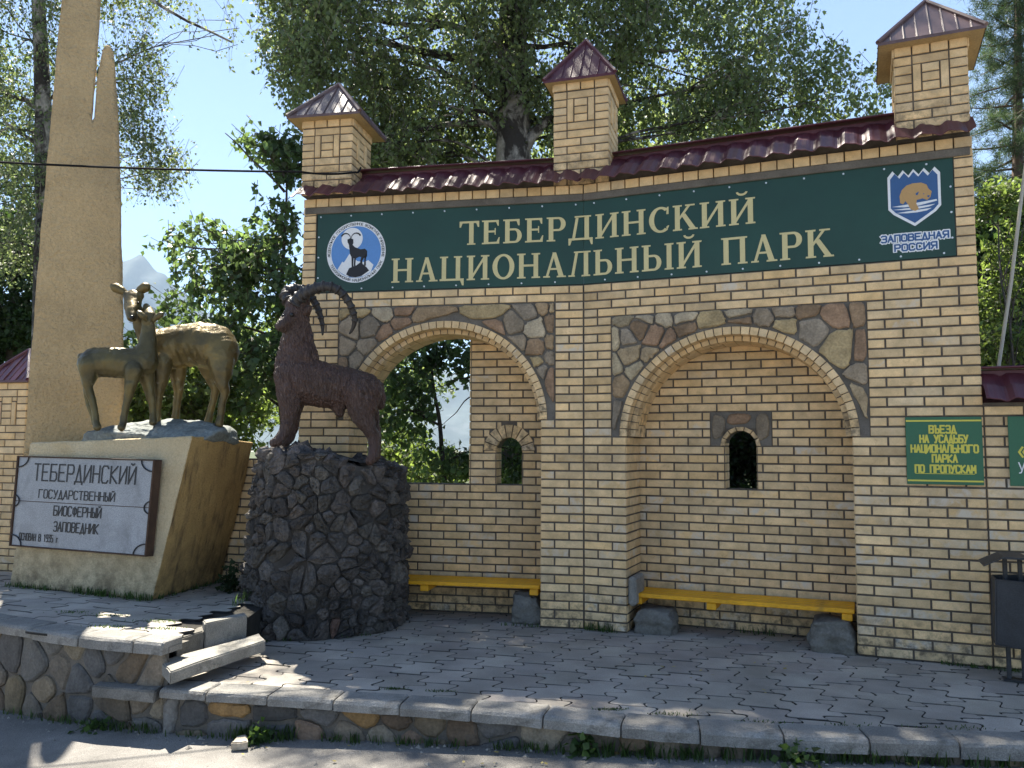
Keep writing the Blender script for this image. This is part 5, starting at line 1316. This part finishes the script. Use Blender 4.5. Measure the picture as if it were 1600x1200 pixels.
def rot_basis(n, rng):
    d = rng.normal(size=(n, 3)); d /= np.linalg.norm(d, axis=1, keepdims=True)
    a = rng.normal(size=(n, 3)); a -= d*(a*d).sum(1, keepdims=True); a /= np.linalg.norm(a, axis=1, keepdims=True); return d, a
def leaves_mesh(name, P, size, mat, parent, rng, droop=.6, aspect=.75, fold=.18):
    """one four-sided, folded leaf per point"""
    n = len(P)
    d, a = rot_basis(n, rng); d[:, 2] -= droop*1.2; d /= np.linalg.norm(d, axis=1, keepdims=True)
    a -= d*(a*d).sum(1, keepdims=True); a /= np.linalg.norm(a, axis=1, keepdims=True); nn = np.cross(d, a)
    L = (size*rng.uniform(.65, 1.25, n))[:, None]; W = L*aspect*.5
    p0 = P; p1 = P+d*L*.38+a*W+nn*L*fold; p2 = P+d*L; p3 = P+d*L*.38-a*W+nn*L*fold
    V = np.stack([p0, p1, p2, p3], 1).reshape(-1, 3); i = np.arange(n)[:, None]*4
    return np_mesh(name, V, i+np.array([[0, 1, 2, 3]]), mat, parent)
def clump_points(blobs, n, rng, gap=.35, gscale=1.1):
    """points in a union of ellipsoids with ragged holes: (centre, radii, weight)"""
    w = np.array([b[2]*np.prod(b[1])**.67 for b in blobs]); w /= w.sum(); out = []
    for (c, r, _), k in zip(blobs, (w*n).astype(int)+1):
        c, r = np.array(c), np.array(r); got = 0
        while got < k:
            u = rng.normal(size=3); u /= np.linalg.norm(u); q = u*rng.uniform(.15, 1)**.45
            p = c+q*r
            if mnoise.noise(Vector(p)*gscale) < gap-.55 and rng.random() < .9: continue
            out.append(p); got += 1
    return np.array(out)
def strands(tips, rng, length, per, droop):
    """short drooping twigs through each clump point, leaves set along them"""
    n = len(tips); d, _ = rot_basis(n, rng); d[:, 2] = d[:, 2]*.4-droop; d /= np.linalg.norm(d, axis=1, keepdims=True)
    t = rng.uniform(-.5, .5, (n, per)); L = length*rng.uniform(.6, 1.4, n)
    P = tips[:, None, :]+d[:, None, :]*(t*L[:, None])[:, :, None]+rng.normal(0, length*.09, (n, per, 3))
    return P.reshape(-1, 3), d, L
def twigs_mesh(name, tips, d, L, mat, parent, r=.004):
    """thin three-sided twigs"""
    n = len(tips); a = np.cross(d, np.array([.3, .5, .8])); a /= np.linalg.norm(a, axis=1, keepdims=True); b = np.cross(d, a)
    s, e = tips-d*L[:, None]*.5, tips+d*L[:, None]*.5
    ring = [a*math.cos(k*2*PI/3)+b*math.sin(k*2*PI/3) for k in range(3)]
    V = np.stack([s+q*r for q in ring]+[e+q*r*.4 for q in ring], 1).reshape(-1, 3); i = np.arange(n)[:, None]*6
    F = np.concatenate([i+np.array([[k, (k+1) % 3, 3+(k+1) % 3, 3+k]]) for k in range(3)])
    return np_mesh(name, V, F, mat, parent)
def limb(b, a, c, r0, r1, rng, wig=.12, n=8, droop=0.):
    a, c = V3(a), V3(c); L = (c-a).length; P = []; R0 = []
    o = Vector(tuple(rng.uniform(-50, 50, 3)))
    for i in range(n+1):
        t = i/n; p = a.lerp(c, t)+Vector(mnoise.noise_vector(o+Vector((t*2.2, 0, 0))))*L*wig*math.sin(PI*min(t*1.0, 1)); p.z += droop*4*t*(1-t)*L
        P.append(p); R0.append(r0+(r1-r0)*t)
    b.tube(P, R0, 7); return P
def tree(name, label, trunk, r0, r1, blobs, nclump, lsize, lmat, bark, seed, length=.5, per=12, droop=.7, ldroop=.5, gap=.30, gscale=1.1, aspect=.75, nlimb=None, twig=True, extra=None, group=None, cat='tree', clear=()):
    rng = np.random.default_rng(seed)
    base = trunk[0]; t = thing(name, tuple(base), label, cat, group)
    b = MB(); tp = []
    for q0, q1, k in zip(trunk[:-1], trunk[1:], range(99)):
        n = len(trunk)-1; tp += limb(b, q0, q1, r0+(r1-r0)*k/n, r0+(r1-r0)*(k+1)/n, rng, .03)
    for (c, r, w_) in blobs:
        c = np.array(c); zz = min(c[2]-.25*np.linalg.norm(c[:2]-np.array(base[:2])), tp[-1].z)
        st = min(tp, key=lambda p: abs(p.z-max(zz, base[2]+.3)))
        rr = max(.018, min(r0*.45, .03*max(r)*1.1))
        main = limb(b, st, c, rr, rr*.35, rng, .10, 8, .06)
        for _ in range(nlimb if nlimb is not None else 5):
            u = rng.normal(size=3); u /= np.linalg.norm(u); q = main[int(rng.integers(3, 8))]
            limb(b, q, np.array(c)+u*np.array(r)*.85, rr*.35, .005, rng, .14, 6, .05)
    for e in (extra or []): limb(b, e[0], e[1], e[2], e[3], rng, .08, 10, .03)
    b.build('trunk', bark, t, smooth=True)
    tips = clump_points(blobs, nclump, rng, gap, gscale)
    for cc, cr in clear: tips = tips[(((tips-np.array(cc))/np.array(cr))**2).sum(1) > 1]
    P, d, L = strands(tips, rng, length, per, droop)
    leaves_mesh('crown', P, lsize, lmat, t, rng, ldroop, aspect)
    if twig: o = twigs_mesh('twigs', tips, d, L*1.1, bark, t); o['kind'] = 'stuff'
    return t
def blob(px, py, Y, rx, rz, ry, w=1.): 
    """ellipsoid whose centre shows at a photo position, radii in metres"""
    return (at(px, py, Y), (rx, ry, rz), w)
BY = 11.5
big = [blob(800,-140,BY,3.0,1.6,2.4), blob(640,30,BY-.2,1.9,1.25,1.7,1.1), blob(520,70,BY-.6,1.0,1.15,1.2,1.0), blob(470,10,BY,.75,.9,1.2,1.3), blob(470,110,BY-.6,.45,.45,.6,1.3), blob(540,215,BY-.3,.75,.45,.7,1.2), blob(660,250,BY+.6,1.1,.45,.8,2.2), blob(700,205,BY+.9,1.2,.5,.6,1.6), blob(930,225,BY+.8,.9,.4,.6,1.6), blob(700,170,BY,1.5,.8,1.3,1.1), blob(900,70,BY,1.6,1.2,1.5,1.1), blob(880,190,BY+.6,1.3,.75,1.2,1.1), blob(600,220,BY-.3,.75,.5,.8,.9),
       blob(1060,80,BY,1.6,1.1,1.5,1.1), blob(1180,120,BY-.2,1.2,.8,1.2,1.0), blob(1130,200,BY-.4,1.0,.5,.8,.9), blob(1310,150,BY-.8,.75,.5,.8,.8), blob(1130,-60,BY,1.5,.9,1.6,1.), blob(600,-200,BY,2.6,1.4,2.2), blob(1000,-260,BY,3.0,1.6,2.4), blob(800,-420,BY,3.0,1.6,2.6,.8)]
tb = at(812,800,BY); tb[2] = 0
tree('birch_tree', 'old birch with a scarred white and black trunk, its crown hanging over the gate', [tb, at(806,330,BY), at(800,120,BY), at(795,-150,BY), at(790,-420,BY)], .33, .12, big, 8300, .071, L_BIRCH, M_BIRCHBARK, 1, length=.55, per=17, droop=1.0, ldroop=.7, gap=.36, clear=[(at(806,190,BY-1.0), (.30,1.3,.75))],
     extra=[(at(800,110,BY), at(560,60,BY-.4), .09, .03), (at(800,190,BY), at(570,215,BY-.2), .06, .02), (at(803,260,BY), at(900,130,BY-.3), .10, .03)])
LY = 13.5
lb = [blob(40,60,LY,1.1,1.0,1.2,.7), blob(10,200,LY,.9,.9,1.,.7), blob(150,-60,LY,1.6,1.0,1.5,.7), blob(215,120,LY-.3,.55,.9,.8,.8), blob(215,240,LY-.3,.65,.7,.7,.7), blob(255,270,LY-.5,.5,.35,.5,.6), blob(90,300,LY,.9,.7,.9,.6), blob(30,380,LY,.8,.6,.8,.9), blob(20,-150,LY,2.2,1.3,1.8,.8), blob(335,55,LY-1,.50,.42,.4,.16)]
tb = at(62,800,LY); tb[2] = 0
tree('birch_tree', 'airy birch left of the obelisk with a dark trunk and sparse hanging twigs', [tb, at(72,330,LY), at(65,100,LY), at(55,-120,LY)], .19, .09, lb, 2600, .062, L_BIRCH2, M_BIRCHBARK, 2, length=.6, per=12, droop=1.2, ldroop=.7, gap=.36, gscale=1.5,
     extra=[(at(70,-60,LY), at(362,66,LY-1.2), .055, .015), (at(72,240,LY), at(5,190,LY), .05, .02), (at(74,180,LY), at(0,140,LY), .06, .025), (at(160,180,LY), at(255,262,LY-.5), .022, .006)])
PY = 9.6
pb = [blob(420,345,PY,.35,.30,.4,.9), blob(415,225,PY,.40,.16,.3,1.1), blob(450,250,PY+.1,.22,.35,.3,1.9), blob(345,420,PY,.55,.42,.5,1.), blob(410,440,PY,.60,.55,.6,1.2), blob(330,380,PY,.35,.25,.4,.6), blob(390,560,PY,.75,.65,.6,1.2), blob(310,500,PY+.5,.60,.50,.5,.8), blob(470,520,PY+.3,.5,.7,.5,.9), blob(240,560,PY+.8,.45,.5,.5,.8), blob(285,385,PY+.2,.30,.22,.3,.5)]
tb = at(440,800,PY+.3); tb[2] = 0
tree('poplar_tree', 'young poplar with broad dark leaves between the deer monument and the gate', [tb, at(438,480,PY+.2), at(448,285,PY)], .045, .012, pb, 920, .088, L_POP, M_BARK, 3, length=.35, per=8, droop=.5, ldroop=.9, gap=.40, gscale=2.4, aspect=.85, extra=[(at(445,300,PY), at(352,208,PY-.1), .018, .006), (at(440,420,PY), at(270,462,PY-.1), .016, .004)])
NY = 10.2
nb = [blob(640,575,NY,.55,.35,.4,.9), blob(705,560,NY,.45,.35,.4,.9), blob(620,640,NY,.55,.45,.4,1.1), blob(700,720,NY,.45,.22,.4,1.), blob(800,700,NY,.35,.6,.4,1.2)]
tb = at(700,820,NY); tb[2] = 0
tree('poplar_tree', 'poplar sapling seen through the open left niche against the hazy mountain', [tb, at(690,700,NY), at(672,560,NY)], .045, .015, nb, 430, .085, L_POP, M_BARK, 4, length=.32, per=8, droop=.5, ldroop=.9, gap=.30, gscale=2.6, aspect=.85, extra=[(at(735,590,NY-.2), at(665,608,NY-.2), .010, .003), (at(735,620,NY-.2), at(690,665,NY-.2), .009, .003)])
def bushy(name, label, blobs, n, ls, mat, seed, base, **k):
    return tree(name, label, [base, (base[0], base[1], base[2]+.6)], .05, .03, blobs, n, ls, mat, M_BARK, seed, **k)
GYb = 9.9
tbz = at(300,800,GYb); tbz[2] = 0
bushy('shrub', 'sunny yellow-green shrub behind the two deer', [blob(270,620,GYb,.8,.55,.5), blob(350,640,GYb,.7,.5,.5), blob(210,630,GYb,.4,.45,.4)], 700, .075, L_BRIGHT, 5, tbz, length=.3, per=8, droop=.4, gap=.2, cat='shrub')
tbz = at(620,800,12.); tbz[2] = 0
bushy('shrub', 'pale sunlit shrub low behind the open left niche', [blob(640,730,12.,.9,.35,.6), blob(600,690,12.5,.7,.5,.6), blob(700,740,12.,.6,.3,.6)], 600, .07, L_BRIGHT, 6, tbz, length=.3, per=8, droop=.4, gap=.25, cat='shrub')
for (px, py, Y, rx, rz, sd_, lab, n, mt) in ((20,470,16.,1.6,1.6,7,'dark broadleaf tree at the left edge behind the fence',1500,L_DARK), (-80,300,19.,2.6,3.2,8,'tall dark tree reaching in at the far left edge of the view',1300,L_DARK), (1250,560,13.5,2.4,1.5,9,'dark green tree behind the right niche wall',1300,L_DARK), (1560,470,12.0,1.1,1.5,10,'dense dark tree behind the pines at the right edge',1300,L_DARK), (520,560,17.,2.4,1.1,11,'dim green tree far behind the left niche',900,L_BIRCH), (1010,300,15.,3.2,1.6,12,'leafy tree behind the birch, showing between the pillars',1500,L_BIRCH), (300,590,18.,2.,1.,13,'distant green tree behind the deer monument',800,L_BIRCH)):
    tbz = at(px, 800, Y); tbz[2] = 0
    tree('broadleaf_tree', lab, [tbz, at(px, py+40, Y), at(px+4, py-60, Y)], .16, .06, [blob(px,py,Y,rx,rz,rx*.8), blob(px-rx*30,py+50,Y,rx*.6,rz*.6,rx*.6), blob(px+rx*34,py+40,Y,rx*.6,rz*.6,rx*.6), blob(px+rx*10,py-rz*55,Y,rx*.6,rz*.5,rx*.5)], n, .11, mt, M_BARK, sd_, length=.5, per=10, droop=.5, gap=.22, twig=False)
tbz = at(1160,800,8.9); tbz[2] = 0
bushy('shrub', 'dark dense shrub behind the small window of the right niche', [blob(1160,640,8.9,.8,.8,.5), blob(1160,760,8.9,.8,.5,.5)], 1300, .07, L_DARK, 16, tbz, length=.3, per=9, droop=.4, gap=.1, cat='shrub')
# bright shrub right of the gate, and grass-like fronds over the fence
tbz = at(1570,800,8.6); tbz[2] = 0
bushy('shrub', 'bright lime-green shrub over the right fence beside the rope', [blob(1560,320,9.6,.32,.28,.4), blob(1585,410,9.6,.36,.4,.4), blob(1555,480,9.6,.28,.3,.4), blob(1575,540,9.2,.4,.25,.4)], 420, .085, L_BRIGHT, 15, tbz, length=.28, per=9, droop=.2, ldroop=.1, gap=.30, gscale=3., aspect=.45, cat='shrub')
# pine at the right edge: whorled boughs carrying bunches of needles
def pine(name, label, px, Y, ytop, ybot, spread, seed):
    rng = np.random.default_rng(seed); base = at(px, 800, Y); base[2] = 0
    t = thing(name, tuple(base), label, 'tree'); b = MB(); top = at(px, ytop, Y); low_ = at(px, ybot, Y)
    b.tube([tuple(base), tuple(low_), tuple(top)], [.17, .13, .03], 9)
    tips = []
    nb = 95
    for k in range(nb):
        h = k/nb; z = low_[2]+(top[2]-low_[2])*h; x = base[0]+(top[0]-base[0])*h; a = k*2.4+rng.uniform(-.3, .3); L = spread*(1-.75*h)*rng.uniform(.7, 1.15)
        e = (x+math.cos(a)*L, base[1]+math.sin(a)*L, z+L*.12*rng.uniform(-.6, 1.2))
        P = limb(b, (x, base[1], z), e, .030*(1-.6*h), .006, rng, .06, 6, -.02)
        for p in P[2:]:
            for _ in range(9): tips.append(np.array(p)+rng.normal(0, .13, 3)*np.array([1, 1, .55]))
    b.build('trunk', M_PINEBARK, t, smooth=True)
    tips = np.array(tips); n = len(tips); per = 26
    d, a = rot_basis(n*per, rng); d[:, 2] += .25; d /= np.linalg.norm(d, axis=1, keepdims=True)
    a = np.cross(d, a); a /= np.linalg.norm(a, axis=1, keepdims=True)
    P = np.repeat(tips, per, 0)+d*.02; L = rng.uniform(.07, .13, (n*per, 1)); w = .0035
    V = np.stack([P-a*w, P+a*w, P+d*L+a*w*.3, P+d*L-a*w*.3], 1).reshape(-1, 3)
    np_mesh('crown', V, np.arange(n*per)[:, None]*4+np.array([[0, 1, 2, 3]]), L_PINE, t); return t
pine('pine_tree', 'blue-green pine rising behind the right pillar', 1590, 13.5, -160, 560, 1.75, 21)
pine('pine_tree', 'farther pine at the extreme right edge behind the first', 1690, 16., -200, 520, 2.1, 22)
# weeds, grass tufts and litter of leaves
L_WEED = leaf_mat('weed_leaf', (.045,.085,.022), (.10,.18,.03))
def blades(P, h, rng, w=.004, lean=.5):
    n = len(P); az = rng.uniform(0, 2*PI, n); d = np.stack([np.cos(az)*lean*rng.uniform(.2, 1, n), np.sin(az)*lean*rng.uniform(.2, 1, n), np.ones(n)], 1); d /= np.linalg.norm(d, axis=1, keepdims=True)
    a = np.stack([-np.sin(az), np.cos(az), np.zeros(n)], 1); L = (h*rng.uniform(.4, 1.2, n))[:, None]
    tip = P+d*L; tip[:, 2] -= (L[:, 0]*.15)
    mid = P+d*L*.55
    return np.stack([P-a*w, P+a*w, mid+a*w*.8, tip, mid-a*w*.8], 1).reshape(-1, 3)
rng = np.random.default_rng(5); allV = []
def tuftline(a, q, n, h, spread=.02):
    a, q = np.array(a), np.array(q); t = rng.random(n); cl = (np.sin(t*40+a[0]*7)+rng.normal(0, .5, n)) > -.1; t = t[cl]
    P = a+(q-a)*t[:, None]+rng.normal(0, spread, (len(t), 3))*np.array([1, 1, 0]); allV.append(blades(P, h, rng))
p0, p1, p2 = PF['bl'], PF['br'], PF['bb']
tuftline(p0+[-.02,-.03,0], p0*.65+p1*.35+[0,-.03,0], 160, .06); tuftline(p0*.55+p1*.45+[0,-.03,0], p1+[0,-.04,0], 420, .085); tuftline(p1+[0,-.03,0], p2+[.03,0,0], 200, .06)
def M_(M, s, d, z): return np.array(M(s, d, z))
tuftline(M_(MR,.0,-.02,0), M_(MR,.30,-.03,0), 170, .09); tuftline(M_(MR,2.75,-.03,0), M_(MR,3.3,-.05,0), 220, .035); tuftline(M_(ML,-.75,.0,0), M_(ML,-.42,-.02,0), 60, .04); tuftline(M_(MR,1.3,.4,0), M_(MR,1.6,.42,0), 50, .08)
tuftline((-2.05,6.75,0), (-1.1,7.05,0), 80, .04); tuftline((-2.25,6.75,ZU), (-2.2,7.2,ZU), 60, .12)
for x0, x1, n, h in ((-3.6,-2.9,160,.07),(-2.8,-2.3,200,.08),(-2.2,-1.6,90,.05),(-1.75,-1.35,320,.11),(-1.2,-.2,260,.07),(-.1,.5,240,.07),(.5,1.1,420,.11),(1.2,2.0,420,.11),(2.0,3.0,420,.10)):
    K = KL if x0 > -2.3 else KU
    def ky(x): return np.interp(x, [p[0] for p in K], [p[1] for p in K])
    tuftline((x0, ky(x0)+.0, road_z(x0, 0)), (x1, ky(x1)+.0, road_z(x1, 0)), n, h, .025)
for (x, y, s) in ((-.45,5.45,.12),(-.75,5.50,.08),(.95,5.02,.18),(1.45,4.88,.2),(1.95,4.82,.25),(2.5,4.80,.25),(.62,5.1,.1)):
    n = 70; P = np.array([x, y, -.006])+rng.normal(0, s*.45, (n, 3))*np.array([1, .25, 0]); allV.append(blades(P, .022, rng, .003, 1.2))
for (x, y) in ((-2.9,6.0),(-2.6,6.2),(-2.45,5.95),(-3.1,6.4),(-3.4,6.5)):
    n = 60; P = np.array([x, y, ZU-.006])+rng.normal(0, .06, (n, 3))*np.array([1.4, .4, 0]); allV.append(blades(P, .025, rng, .003, 1.2))
V = np.concatenate(allV); n = len(V)//5
tag(np_mesh('grass', V, np.arange(n)[:, None]*5+np.array([[0, 1, 2, 3, 4]]), L_WEED), 'sparse grass tufts in the joints and along the wall feet', 'grass', kind='stuff')
def weed(x, y, z, r, h, n, label, seed, ls=.045, mat=None):
    g = np.random.default_rng(seed); u = g.normal(size=(n, 3)); u /= np.linalg.norm(u, axis=1, keepdims=True); u[:, 2] = abs(u[:, 2])
    P = np.array([x, y, z])+u*np.array([r, r, h])*g.uniform(.3, 1, (n, 1))
    t = thing('weed_plant', (x, y, z), label, 'weed'); b = MB()
    for i in range(0, n, 6): b.tube([(x, y, z), tuple((P[i]+np.array([x, y, z]))/2+np.array([0, 0, .02])), tuple(P[i])], [.003, .0025, .0015], 5)
    b.build('stem', mat or L_WEED, t); leaves_mesh('leaf', P, ls, mat or L_WEED, t, g, .2, .8)['kind'] = 'stuff'
wz = onz(350,925,ZU); weed(wz[0]+.04, wz[1]+.05, ZU, .12, .30, 150, 'dark leafy weed growing between the stucco block and the rubble plinth', 1, .05, L_DARK)
wz = onz(398,985,.1); weed(-2.16, 6.66, .05, .07, .16, 40, 'light green leafy weed at the foot of the rubble plinth beside the steps', 2, .06)
weed(.42, 4.86, road_z(.4,0)+.0, .10, .14, 60, 'broad-leaved weed under the kerb in the middle of the terrace edge', 3, .06)
weed(1.55, 4.58, road_z(1.5,0), .14, .13, 60, 'leafy weed at the kerb foot toward the right end', 4, .05)
weed(-1.55, 5.24, road_z(-1.5,0), .09, .14, 70, 'green weed at the wall foot beside the stone chip', 5, .045)
weed(-2.75, 5.60, road_z(-2.7,0), .16, .09, 70, 'low weed along the foot of the taller retaining wall', 6, .045)
g = np.random.default_rng(9); P = []
for _ in range(26): x = g.uniform(-1.6, 3.2); P.append((x, np.interp(x, [p[0] for p in KL], [p[1] for p in KL])-g.uniform(.02, .35), road_z(x, 0)+.012))
for _ in range(18): P.append((g.uniform(-1.8, 3.0), g.uniform(5.4, 6.5), .008))
P = np.array(P); n = len(P); az = g.uniform(0, 6.28, n); d = np.stack([np.cos(az), np.sin(az), np.zeros(n)], 1); a = np.stack([-np.sin(az), np.cos(az), np.full(n, .2)], 1); L = g.uniform(.02, .04, (n, 1))
V = np.stack([P, P+d*L*.5+a*L*.4, P+d*L+np.array([0, 0, .006]), P+d*L*.5-a*L*.4+np.array([0, 0, .006])], 1).reshape(-1, 3)
tag(np_mesh('fallen_leaves', V, np.arange(n)[:, None]*4+np.array([[0, 1, 2, 3]]), leaf_mat('dry_leaf', (.36,.30,.10), (.3,.25,.05))), 'scattered dry yellow leaves', 'leaves', kind='stuff')
P = []; Fq = []; g = np.random.default_rng(12)
mbp = MB()
for i in range(420):
    if i < 300:
        x = g.uniform(-3.6, 3.2); K = KL if x > -2.28 else KU; y = float(np.interp(x, [p[0] for p in K], [p[1] for p in K]))-abs(g.normal(0, .10))-.0; z = road_z(x, 0)
    else: x = g.uniform(-2.4, 2.6); y = g.uniform(3.6, 5.0); z = road_z(x, 0)
    r = g.uniform(.004, .013) if i % 17 else g.uniform(.013, .024); az = g.uniform(0, 6.28); k = g.uniform(.6, 1.3)
    pts = [(x+r*math.cos(az+a)*g.uniform(.7, 1.2), y+r*math.sin(az+a)*g.uniform(.7, 1.2), z) for a in (0, 1.57, 3.14, 4.71)]
    mbp.add(pts+[(x, y, z+r*g.uniform(.6, 1.1))], [(0,1,4),(1,2,4),(2,3,4),(3,0,4)], (.26*k, .24*k, .21*k, 0))
tag(mbp.build('gravel', M_STONE), 'loose grit and pebbles along the wall foot', 'gravel', kind='stuff')
# ================================================================ MOUNTAINS AND HAZE
M_MT = surface('forested_mountain', (.05,.062,.05), var=.3, vscale=.012, grain=.15, gvar=.2, rough=1, bump=0, dark=(.10,.105,.10), dscale=.006, dlo=.55, dhi=.7)
b = MB(); D = 3200; N = 220; rows = 30; vs = []
for j in range(rows+1):
    t = j/rows
    for i in range(N+1):
        x = -2600+4400*i/N
        pk = 390+560*math.exp(-((x+1930)/320)**2)+45*mnoise.noise(Vector((x*.006, 1, 0)))+170*math.exp(-((x+1450)/330)**2)+30*mnoise.noise(Vector((x*.004, 3, 0)))+30*mnoise.noise(Vector((x*.013, 9, 0)))
        vs.append((x, D+900*t+120*mnoise.noise(Vector((x*.003, t*3, 5))), -10+pk*t+25*t*mnoise.noise(Vector((x*.01, t*6, 2)))))
b.add(vs, [(j*(N+1)+i, j*(N+1)+i+1, (j+1)*(N+1)+i+1, (j+1)*(N+1)+i) for j in range(rows) for i in range(N)])
tag(b.build('mountains', M_MT, smooth=True), kind='structure')
mt = bpy.data.materials.new('haze'); mt.use_nodes = True; nt = mt.node_tree; nt.nodes.clear()
out = nt.nodes.new('ShaderNodeOutputMaterial'); pv = nt.nodes.new('ShaderNodeVolumePrincipled'); pv.inputs['Color'].default_value = (.52, .72, 1, 1); pv.inputs['Density'].default_value = .00010; pv.inputs['Anisotropy'].default_value = 0.
nt.links.new(pv.outputs[0], out.inputs['Volume'])
b = MB(); b.box(MI, -3000, 3000, -450, 4400, -12, 1500); tag(b.build('haze', mt), kind='stuff')
